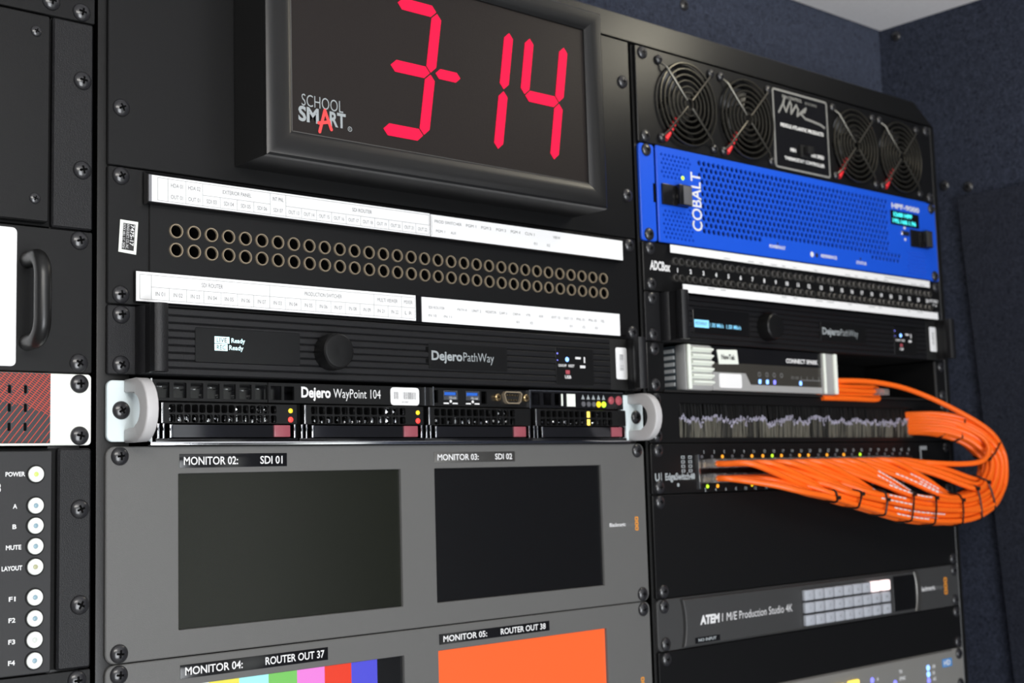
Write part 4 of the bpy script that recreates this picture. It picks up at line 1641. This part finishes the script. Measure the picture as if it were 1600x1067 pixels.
# ribbed end grips
for xa, xb in ((536.0, 573.5), (739.0, 762.5)):
    mb = MB()
    mb.box(xa, xb, -4.5, 8, NZ0, NZ1, 2.0)
    g_ = mb.build('end_grip', 'box_silver', t)
    mb = MB()
    if xa < 600:
        for k in range(6):
            z = NZ0 + 4.5 + 6.0 * k
            mb.prism_x([(-4.4, z), (-8.0, z + 2.2), (-8.0, z + 3.4), (-4.4, z + 4.6)], xa + 7, xb - 2)
        mb.box(xa + 1, xa + 5.6, -7.4, -4.2, NZ0 + .5, NZ1 - .5, 1)
    else:
        mb.box(xa + .5, xa + 4, -7.2, -4.2, NZ0 + .5, NZ1 - .5, 1)
        mb.box(xb - 5.5, xb - .5, -7.2, -4.2, NZ0 + .5, NZ1 - .5, 1)
    mb.build('grip_ribs', 'label_cream', g_)
mb = MB()
for k in range(6):
    z = NZ0 + 4.0 + 6.0 * k
    mb.box(534.6, 536.2, 8, 60, z, z + 3.4, .4)
mb.build('side_fins', 'box_grey', t)
mb = MB()
mb.plate([(574, NZ0 + .6), (739, NZ0 + .6), (739, NZ0 + 7), (628, NZ0 + 7), (621, NZ0 + 17.5), (574, NZ0 + 17.5)], [], -4.0, 6, .6)
mb.build('lower_bezel', 'box_silver', t)
mb = MB()
mb.plate([(628, NZ0 + 7.2), (739, NZ0 + 7.2), (739, NZ0 + 26.5), (574, NZ0 + 26.5), (574, NZ0 + 18), (621, NZ0 + 18)], [], -3.4, 4, .3)
win = mb.build('status_window', 'smoked_window', t)
MB().box(574, 739, -3.6, 4, NZ0 + 26.6, NZ1 - .4).build('top_strip', 'gloss_black', t)
mb = MB()
mb.plate([(583, NZ0 + 24.6), (610.5, NZ0 + 25.4), (609, NZ1 - 2.6), (580.5, NZ1 - 3.4)], [], -4.4, 1, .2)
mk = mb.build('maker_plate', 'label_cream', t)
MB().text('NewTek', 586.0, NZ0 + 29.2, 4.6, -4.42, width=19.5, bold=.03).build('lettering', 'print_black', mk)
mb = MB()
mb.plate(rrect(582, 614, NZ0 + 3.0, NZ0 + 16.2, 2, 4), [], -4.5, .5, .15)
mb.build('blank_label', 'label_white', t)
MB().text('CONNECT SPARK', 683, NZ0 + 29.6, 3.8, -3.62, width=51, bold=.04).build('product_lettering', 'print_white', t)
for x, m in ((641.5, 'led_blue'), (652.8, 'led_blue'), (663.8, 'led_violet'), (704.5, 'led_blue')):
    mb = MB()
    mb.plate(rrect(x - 1.7, x + 1.7, NZ0 + 8.2, NZ0 + 12.2, .8, 3), [], -3.9, .5)
    mb.build('status_led', m, t)
mb = MB()
for x in (641.5, 652.8, 663.8, 675):
    mb.plate(circ(x, NZ0 + 17.0, 2.4, 10), [circ(x, NZ0 + 17.0, 1.5, 10)], -3.5, .05)
for k in range(4):
    vline(mb, 706 + 9.5 * k, NZ0 + 13.6, NZ0 + 17, -3.5, .7)
hline(mb, 704, 737, NZ0 + 13.4, -3.5, .9)
mb.text('00 00', 690, NZ0 + 14, 2.8, -3.45, width=12)
mb.build('icon_print', 'print_faint', win)

# ---- brush panel
t = unit('brush_panel', 'black cable-entry panel with a long slot of pale-tipped bristles', 'rack panel', 'r', 0, U)
panel(t, RL, RR, 0, U, zs=(6.35, 38.1), holes=[rrect(530, 904, 5.0, 35.6, 2, 3)])
mb = MB()
rnd = random.Random(5)
x = 530.5
h = 18.0
while x < 903.5:
    h += rnd.uniform(-1.9, 1.9) + (17.5 - h) * .12
    h = min(23, max(12, h))
    tip = h + rnd.uniform(-1.0, 1.0)
    yb = rnd.uniform(.4, 3.4)
    w = rnd.uniform(.5, .9)
    lean = rnd.uniform(-1.2, 1.2)
    mb.mi = 0 if rnd.random() < (.72 if math.sin(x * .13) + math.sin(x * .053) > .3 else .12) else 1
    zz = 4.2 + tip - 2.2
    mb.add([(x, yb, 4.2), (x + w, yb, 4.2), (x + w + lean, yb - .8, zz), (x + lean, yb - .8, zz), (x + .2, yb + .8, 4.2), (x + w, yb + .8, 4.2), (x + w + lean, yb, zz), (x + lean, yb, zz)],
           [(0, 1, 2, 3), (4, 7, 6, 5), (0, 3, 7, 4), (1, 5, 6, 2)])
    mb.mi = 2
    l2 = lean + rnd.uniform(-.5, .5)
    z2 = zz + rnd.uniform(1.2, 3.2)
    mb.add([(x + lean, yb - .8, zz), (x + w + lean, yb - .8, zz), (x + w * .6 + l2, yb - 1.2, z2), (x + l2, yb - 1.2, z2), (x + lean, yb, zz), (x + w + lean, yb, zz), (x + w * .6 + l2, yb - .6, z2), (x + l2, yb - .6, z2)],
           [(0, 1, 2, 3), (4, 7, 6, 5), (0, 3, 7, 4), (1, 5, 6, 2), (2, 6, 7, 3)])
    x += rnd.uniform(.35, .6)
o_ = mb.build('lower_bristles', ['bristle_dark', 'bristle_pale', 'bristle_tip'], t, 0)
o_['kind'] = 'stuff'
mb = MB()
x = 530.5
while x < 903.5:
    d = rnd.uniform(12, 17)
    yb = rnd.uniform(2.8, 5.6)
    lean = rnd.uniform(-1, 1)
    w = rnd.uniform(.5, .9)
    mb.add([(x, yb, 36), (x + w, yb, 36), (x + w + lean, yb - 1, 36 - d), (x + lean, yb - 1, 36 - d), (x, yb + .8, 36), (x + w, yb + .8, 36), (x + w + lean, yb, 36 - d), (x + lean, yb, 36 - d)],
           [(0, 1, 2, 3), (4, 7, 6, 5), (0, 3, 7, 4), (1, 5, 6, 2)])
    x += rnd.uniform(.45, .75)
o_ = mb.build('upper_bristles', 'bristle_black', t, 0)
o_['kind'] = 'stuff'
MB().box(526, 908, 7, 9, 2, 40).build('slot_backing', 'hole_shade', t)

# ---- network switch
t = unit('network_switch', 'black network switch with a long double row of ports feeding orange cables', 'network switch', 'r', -U, 0)
pxs = [561.0 + 14.15 * i + (2.0 * (i // 6)) for i in range(24)]
pzs = (-19.0, -32.0)
hs = [rrect(x - 5.8, x + 5.8, z - 4.2, z + 4.2, .3, 1) for x in pxs for z in pzs]
hs += [rrect(911, 914.5, -40, -10, .3, 1)]
panel(t, RL, RR, -U, 0, zs=(-6.35, -38.1), holes=hs, r=1.5)
chassis(t, RL, RR, -U, 0, y0=20, m='hole_shade')
mb = MB()
mb.plate(rrect(-5.8, 5.8, -4.2, 4.2), [rrect(-5.1, 5.1, -3.5, 3.5)], -.3, 14)
mb.box(-5.1, 5.1, 12, 13, -3.5, 3.5)
PORT = mesh_of(mb, 'port', 'dark_steel', 30)
for z in pzs:
    for x in pxs:
        put('port', PORT, t, x, 0, z)
MB().box(551.5, 554.0, -1.6, 0, -41, -10.4, .2).build('port_shield', 'steel', t)
MB().plate([(916, -8.5), (927, -8.5), (927, -4.5), (913.5, -4.5), (913.5, -44), (927, -44), (927, -40), (916, -40)], [], -.4, .4).build('port_mark', 'print_grey', t)
mb = MB()
for i, x in enumerate(pxs):
    mb.text(str(2 * i + 1), x, -9.4, 2.8, -.02, align='c', bold=.03)
    mb.text(str(2 * i + 2), x, -43.2, 2.8, -.02, align='c', bold=.03)
mb.text('EdgeSwitch', 508.5, -32.0, 5.6, -.02, width=32, bold=.035)
mb.text('48', 540.6, -31.6, 4.4, -.02, width=7, bold=.06)
ruling(mb, 503.2, 504.0, -32.5, -25.5, -.06)
mb.plate([(495.5, -26), (495.5, -31), (497, -33), (500, -33), (501.5, -31), (501.5, -26), (500, -26), (500, -30.6), (499, -31.4), (498, -31.4), (497, -30.6), (497, -26)], [], -.06, .05)
mb.disc(525, -36.6, 1.6, -.08, 0, 12)
for x in (532.5, 542):
    for z in (-12.5, -16.5, -20.5, -24.5):
        mb.plate(rrect(x - 2.4, x + 2.4, z - 1.3, z + 1.3), [rrect(x - 1.4, x + 1.4, z - .7, z + .7)], -.06, .05)
for k in range(5):
    mb.disc(858 + 13.0 * k, -24.6 + .3 * k, 2.6, -.1, -.02, 10)
mb.build('lettering', 'print_grey', t)
lit = {2: 'led_amber', 5: 'led_amber', 6: 'led_amber', 7: 'led_green', 8: 'led_amber', 10: 'led_amber', 11: 'led_amber', 13: 'led_amber', 15: 'led_amber', 17: 'led_green'}
for i, x in enumerate(pxs):
    m = lit.get(i, 'led_off')
    mb = MB()
    mb.lathe(x - 3.0, -12.4, [(1.7, 0), (1.4, -.7), (.01, -.9)], 10, False, False)
    mb.build('link_led', m, t)
for x, m in ((564, 'led_green'), (578, 'led_amber'), (627, 'led_yellow')):
    mb = MB()
    mb.lathe(x, -38.8, [(1.8, 0), (1.4, -.7), (.01, -.9)], 10, False, False)
    mb.build('link_led', m, t)

# ---- blanks, switcher, grey unit
t = unit('blank_panel', 'plain black rack panel under the hanging orange cable loop', 'rack panel', 'r', -3 * U, -U)
panel(t, RL, RR, -3 * U, -U, zs=(-50.8, -127.0))

t = unit('production_switcher', 'dark grey production switcher with a block of grey keys, two glowing white', 'video switcher', 'r', -4 * U, -3 * U)
z0, z1 = -4 * U, -3 * U
panel(t, RL, RR, z0, z1, zs=(z0 + 6.35, z0 + 38.1), m='gunmetal', r=5)
chassis(t, RL, RR, z0, z1)
mb = MB()
outl = []
for k in range(9):
    s_ = (k - 4) / 4
    outl.append((524.0 - 3.2 * s_ * s_, z0 + 2 + (U - 4) * k / 8))
rt = []
for k in range(9):
    s_ = (k - 4) / 4
    rt.append((892.5 - 4.0 * s_ * s_, z0 + 2 + (U - 4) * k / 8))
mb.plate([*rt, *outl[::-1]], [], -4.0, 4.0, .8)
mb.build('front_bezel', 'gunmetal', t)
mb = MB()
mb.plate([(x, z) for x, z in [*rt]] + [(x - 9, z) for x, z in rt[::-1]], [], -5.5, 1.6, .6)
mb.build('curved_ridge', 'dark_steel', t)
mb = MB()
mb.plate(rrect(841.5, 882, z0 + 4.5, z1 - 4.5, .5, 2), [], -4.6, .8, .2)
dsp = mb.build('display', 'screen_black', t)
kz = (z1 - 11.5, z1 - 23.2, z1 - 35.0)
mb = MB()
mb.box(-7.0, 7.0, -8.5, -4, -5.0, 5.0, 1.2)
KEY = mesh_of(mb, 'key', 'key_grey', 40)
mb = MB()
mb.box(-7.1, 7.1, -8.9, -4, -5.2, 5.2, 1.4)
KEYL = mesh_of(mb, 'key', 'key_lit', 40)
kx = [695.0 + 15.8 * i for i in range(8)] + [695.0 + 15.8 * 8 + 2.0]
txt = MB()
for r, z in enumerate(kz):
    for i, x in enumerate(kx):
        litk = r == 0 and i >= 7
        o_ = put('key', KEYL if litk else KEY, t, x, 0, z)
        if litk:
            o_['label'] = 'glowing white key'
        elif r > 0 or i < 7:
            txt.text('%d' % (i + 1) if i < 8 else 'M', x, z - 1.5, 3.0, -8.52, align='c')
txt.build('key_print', 'print_dim', t)
mb = MB()
mb.text('ATEM', 541.5, z0 + 19.5, 7.0, -4.02, width=26.5, bold=.05, shear=.1)
mb.text('1 M/E', 571, z0 + 19.5, 7.0, -4.02, width=21, bold=.0, shear=.1)
mb.text('Production Studio 4K', 595, z0 + 19.5, 7.0, -4.02, width=78, bold=-.004, shear=.05)
mb.build('lettering', 'print_white', t)
lab = MB().box(534, 567, -4.3, -3.9, z0 + 3.6, z0 + 8.6).build('label_tape', 'gloss_black', t)
MB().text('NO INPUT', 538, z0 + 5.0, 2.4, -4.32, width=24, bold=.03).build('lettering', 'print_grey', lab)
mb = MB()
maker_logo(mb, 897.5, z0 + 20.5, 1.55, -.05)
mb.build('maker_logo', ['print_white', 'print_dim', 'print_orange'], t)

t = unit('blank_panel', 'narrow plain black rack panel between the key block unit and the light grey unit', 'rack panel', 'r', -5 * U, -4 * U)
panel(t, RL, RR, -5 * U, -4 * U, zs=(-184.15, -215.9))

t = unit('processor_unit', 'light grey rack unit with amber keys and blue dots at the lower edge', 'rack module', 'r', -7 * U, -5 * U)
z1 = -5 * U
panel(t, RL, RR, -7 * U, z1, zs=(z1 - 6.35, z1 - 38.1, z1 - 82.5), m='light_grey_panel', r=2)
chassis(t, RL, RR, -7 * U, z1)
mb = MB()
mb.plate(rrect(RL + 22, RR - 22, -7 * U + 2, z1 - 1.2, 1.5, 3), [], -2.5, 2.5, .5)
mb.build('front_bezel', 'light_grey_panel', t)
mb = MB()
mb.box(-9, 9, -5.5, -2.4, -8.5, 8.5, 2)
AK = mesh_of(mb, 'key', 'key_amber', 40)
for x, z in ((739, z1 - 19.5), (764, z1 - 18.5), (706, z1 - 26)):
    put('key', AK, t, x, 0, z)
mb = MB()
for x, z, m in ((798, z1 - 14.6, 'led_violet'), (900, z1 - 14.0, 'led_blue'), (900, z1 - 20.6, 'led_blue'), (900, z1 - 27, 'led_violet'), (838, z1 - 22, 'led_violet')):
    MB().lathe(x, z, [(3.0, -2.5), (2.6, -3.2), (.01, -3.6)], 14, False, False).build('status_led', m, t)
mb = MB()
for x, z, sx in ((806, z1 - 16, 'A'), (846, z1 - 13.5, 'TX'), (846, z1 - 20.5, 'SYNC'), (908, z1 - 15.2, 'OK'), (908, z1 - 21.6, 'LK'), (908, z1 - 28, 'AC')):
    mb.text(sx, x, z, 3.0, -2.52, bold=.04)
mb.mi = 1
mb.plate(rrect(928, 947, z1 - 17, z1 - 8.5, .6, 2), [], -2.6, .1)
mb.mi = 0
mb.text('HD', 931, z1 - 15.2, 5, -2.62, width=13, bold=.03)
mb.build('lettering', ['print_white', 'print_blue'], t)


# ------------------------------------------------------------------ orange network cables
def catmull(pts, sub=8):
    pts = [Vector(p) for p in pts]
    out = []
    m = len(pts)
    for i in range(m - 1):
        p0, p1, p2, p3 = pts[max(i - 1, 0)], pts[i], pts[i + 1], pts[min(i + 2, m - 1)]
        for k in range(sub):
            t_ = k / sub
            out.append(.5 * ((2 * p1) + (-p0 + p2) * t_ + (2 * p0 - 5 * p1 + 4 * p2 - p3) * t_ * t_ + (-p0 + 3 * p1 - 3 * p2 + p3) * t_ ** 3))
    out.append(pts[-1])
    return out


RC = 2.75
SP = [(532, -36, -26), (593, -45, -33), (659, -52, -38.5), (735, -55, -51), (806, -58, -63), (885, -60, -67), (940, -59, -52), (961, -55, -20), (941, -46, 5), (918, -28, 17), (900, -2, 20), (888, 40, 20)]
SPA = catmull(SP, 12)
HALF = [(0, 9, 9), (12, 13, 10), (24, 17, 10.5), (36, 19, 10.5), (48, 20, 10.5), (60, 20.5, 10.5), (72, 19.5, 10.5), (84, 18.5, 10.5), (96, 17, 10.5), (108, 15, 9.5), (120, 13.5, 8), (132, 12.5, 8)]


def spine(s_):
    """point, in-plane normal and half sizes at index s_ along the bundle"""
    s_ = max(0.0, min(len(SPA) - 1.001, s_))
    i = int(s_)
    f_ = s_ - i
    p = SPA[i].lerp(SPA[i + 1], f_)
    t_ = (SPA[min(i + 2, len(SPA) - 1)] - SPA[max(i - 1, 0)]).normalized()
    n_ = Vector((-t_.z, 0, t_.x))
    if n_.length < .2:
        n_ = Vector((0, 0, 1))
    n_.normalize()
    for (a0, h0, d0), (a1, h1, d1) in zip(HALF, HALF[1:]):
        if a0 <= s_ <= a1:
            k = (s_ - a0) / (a1 - a0)
            return p, t_, n_, h0 + (h1 - h0) * k, d0 + (d1 - d0) * k
    return p, t_, n_, HALF[-1][1], HALF[-1][2]


def s_at_x(x):
    for i, p in enumerate(SPA):
        if p.x >= x:
            return i
    return 72


mb = MB()
mb.box(-5.4, 5.4, -15, 3, -3.6, 3.6, .6)
mb.box(-1.8, 1.8, -12, 0, 3.4, 4.6, .3)
PLUG = mesh_of(mb, 'plug', 'plug_plastic', 30)
mb = MB()
mb.box(-4.6, 4.6, -16, -6, -2.0, 1.0, .3)
for k in range(8):
    mb.box(-3.6 + k * 1.0, -3.2 + k * 1.0, -6, 2, -2.6, 1.4)
CONT = mesh_of(mb, 'plug_contacts', 'gold_pin', 30)

PATHS = []
order = [(i, 0) for i in range(19)] + [(i, 1) for i in range(8)]
order.sort(key=lambda q: q[0] - 2.5 * q[1])
rnd = random.Random(21)
n_c = len(order)
ORD = ('first', 'second', 'third', 'fourth', 'fifth', 'sixth', 'seventh', 'eighth', 'ninth', 'tenth', 'eleventh', 'twelfth', 'thirteenth',
       'fourteenth', 'fifteenth', 'sixteenth', 'seventeenth', 'eighteenth', 'nineteenth')
for ci, (pi, row) in enumerate(order):
    # cables join from the lettered end onwards and stack up from the outside of the bundle inwards
    layer, colm = ci // 4, ci % 4
    u = -1 + 2 * (layer + .5) / 7 + rnd.uniform(-.05, .05)
    v = (colm - 1.5 + (.25 if layer % 2 else -.25)) / 2.0 * (1 - .18 * abs(u) ** 2)
    x, z = pxs[pi], pzs[row]
    s0 = s_at_x(x + (58 if row else 108) + rnd.uniform(-5, 5))
    y1 = -30 - 3.5 * (colm % 4) + rnd.uniform(-2, 2)
    pts = [(x, -13, z), (x + 3, -23, z - .3), (x + 17, y1, z - 1.5 - row)]
    p_, t_, n_, h_, d_ = spine(s0)
    tgt = p_ + n_ * (u * (h_ - RC)) + Vector((0, v * d_, 0))
    a0 = Vector(pts[-1])
    mid = a0.lerp(tgt, .5)
    mid.z += 1.0
    mid.y -= 2
    pts.append(tuple(mid))
    s_ = s0
    while s_ < 131:
        p_, t_, n_, h_, d_ = spine(s_)
        w_ = .07 * math.sin(s_ * .13 + ci * 1.7)
        q = p_ + n_ * ((u + w_) * (h_ - RC)) + Vector((0, v * d_, 0))
        pts.append(tuple(q))
        s_ += 6
    path = catmull(pts, 5)
    PATHS.append((s0, path))
    cable = MB().tube(path, RC, 8).build('network_cable', 'cable_orange', None, 60, (x, -13, z))
    tag(cable, 'orange network cable in the %s port of the %s row, counted from the lettered end' % (ORD[pi], ('upper', 'lower')[row]),
        'cable', 'orange network cables in the looped bundle')
    pl = put('plug', PLUG, cable, x, 0, z)
    put('plug_contacts', CONT, pl, x, 0, z)
    # white jacket print along the lower run
    run = [p for p in path if 735 < p.x < 880 and p.z < -30]
    if len(run) > 6:
        a_ = rnd.randrange(0, max(1, len(run) // 3))
        run = run[a_:a_ + 5 + rnd.randrange(0, max(1, len(run) // 2))]
        mb = MB()
        for q0, q1 in zip(run, run[1:]):
            d_ = q1 - q0
            k_ = int(d_.length / 4.0)
            for j in range(k_):
                c0, c1 = q0 + d_ * (j / k_), q0 + d_ * ((j + .72) / k_)
                o_ = Vector((0, -RC * .80, RC * .42))
                mb.tube([c0 + o_, c1 + o_], .75, 5)
        if mb.v:
            mb.build('jacket_print', 'print_white', cable)

# loose cable crossing in front of the switch
pts = [(pxs[19], -13, pzs[0]), (pxs[19] + 4, -26, -19.5), (860, -44, -23), (900, -58, -25), (925, -66, -22), (938, -66, -10), (936, -58, 4), (918, -34, 20), (900, -6, 28), (888, 40, 28)]
cable = MB().tube(catmull(pts, 8), RC, 8).build('network_cable', 'cable_orange', None, 60, (pxs[19], -13, pzs[0]))
tag(cable, 'single orange cable running loose across the gap inside the bundle loop', 'cable', 'orange network cables in the looped bundle')
put('plug', PLUG, cable, pxs[19], 0, pzs[0])
# cable coming down from the silver box
pts = [(748, 20, 60), (770, 2, 62), (822, -10, 61), (868, -22, 53), (915, -42, 33), (955, -60, 8), (976, -62, -18), (966, -66, -48), (925, -70, -70), (870, -68, -72)]
cable = MB().tube(catmull(pts, 8), RC, 8).build('network_cable', 'cable_orange', None, 60, (748, 20, 60))
tag(cable, 'orange cable arching from the silver box down into the outer side of the bundle', 'cable', 'orange network cables in the looped bundle')
pts = []
zc, ycs = 50.5, -6
for lap in range(4):
    zz = zc + 6.2 - 4.2 * lap
    yy = 2 - 3.0 * (lap % 2)
    xs_ = [(742, 1), (790, 1), (836, 1)]
    if lap % 2:
        xs_ = xs_[::-1]
    for x, _ in xs_:
        pts.append((x, yy, zz))
cable = MB().tube(catmull(pts, 6), RC, 8).build('network_cable', 'cable_orange', None, 60, (742, 2, 50))
tag(cable, 'short orange cable folded up beside the silver box on the shelf', 'cable')
mb = MB()
mb.box(832, 850, -8, 3, 48.2, 55.2, .6)
o_ = mb.build('plug', 'plug_plastic', cable)
MB().box(842, 850.5, -6, 1, 49.4, 54.2, .3).build('plug_contacts', 'gold_pin', o_)

# zip ties round the bundle
tl = (26.0, 31.0, 37.5, 44.5, 50.5, 57.5, 63.5, 69.0, 88.0, 103.0, 109.5)
td = ('first zip tie on the bundle, nearest the switch ports', 'second zip tie on the bundle from the port end', 'third zip tie on the bundle from the port end',
      'fourth zip tie from the port end, at the lowest stretch of the bundle', 'fifth zip tie from the port end, at the lowest stretch of the bundle',
      'sixth zip tie from the port end, where the bundle starts to rise', 'seventh zip tie from the port end, on the outer bend', 'eighth zip tie from the port end, on the outer bend',
      'ninth zip tie from the port end, knotted high on the bend', 'tenth zip tie from the port end, close to the bristles', 'last zip tie before the bundle enters the bristles')
for s_, lab in zip(tl, td):
    p_, t_, n_, h_, d_ = spine(s_)
    p0_ = p_.copy()
    # fit the tie to the cables that have already joined the bundle here
    cn, cy = [], []
    for s0, path in PATHS:
        if s0 > s_ + 1:
            continue
        best = None
        for q in path:
            if (q - p_).length < 42 and (best is None or abs((q - p_).dot(t_)) < abs((best - p_).dot(t_))):
                best = q
        if best is not None and abs((best - p_).dot(t_)) < 6:
            cn.append((best - p_).dot(n_))
            cy.append(best.y)
    if len(cn) > 2:
        p_ = p_ + n_ * ((max(cn) + min(cn)) / 2)
        p_.y = (max(cy) + min(cy)) / 2
        h_, d_ = (max(cn) - min(cn)) / 2 + .6, (max(cy) - min(cy)) / 2 + .6
    hull_pts = []
    for a, b in zip(cn or [-h_, h_], cy or [SPA[int(s_)].y] * 2):
        for k in range(14):
            hull_pts.append((round(a + (RC + .75) * math.cos(2 * math.pi * k / 14), 4), round(b + (RC + .75) * math.sin(2 * math.pi * k / 14), 4)))
    hull_pts = sorted(set(hull_pts))

    def half(seq):
        out = []
        for q in seq:
            while len(out) > 1 and (out[-1][0] - out[-2][0]) * (q[1] - out[-2][1]) - (out[-1][1] - out[-2][1]) * (q[0] - out[-2][0]) <= 0:
                out.pop()
            out.append(q)
        return out[:-1]
    hull = half(hull_pts) + half(hull_pts[::-1])
    ring = [(p0_.x + n_.x * a, b, p0_.z + n_.z * a) for a, b in hull]
    tie = MB().tube(ring, .95, 6, closed=True).build('zip_tie', 'tie_black', None, 60, tuple(p_))
    tag(tie, 'thin black ' + lab, 'zip tie', 'black zip ties on the cable bundle')
    a_ = math.radians(70 if s_ != 90 else 20)
    hq = min(hull, key=lambda c: c[1] - (.6 if s_ != 88.0 else 3.0) * c[0] * .3)
    q = Vector((p0_.x + n_.x * hq[0], hq[1] - 1, p0_.z + n_.z * hq[0]))
    MB().box(q.x - 1.8, q.x + 1.8, q.y - 1.5, q.y + 1.5, q.z - 1.8, q.z + 1.8, .4).build('tie_head', 'tie_black', tie)
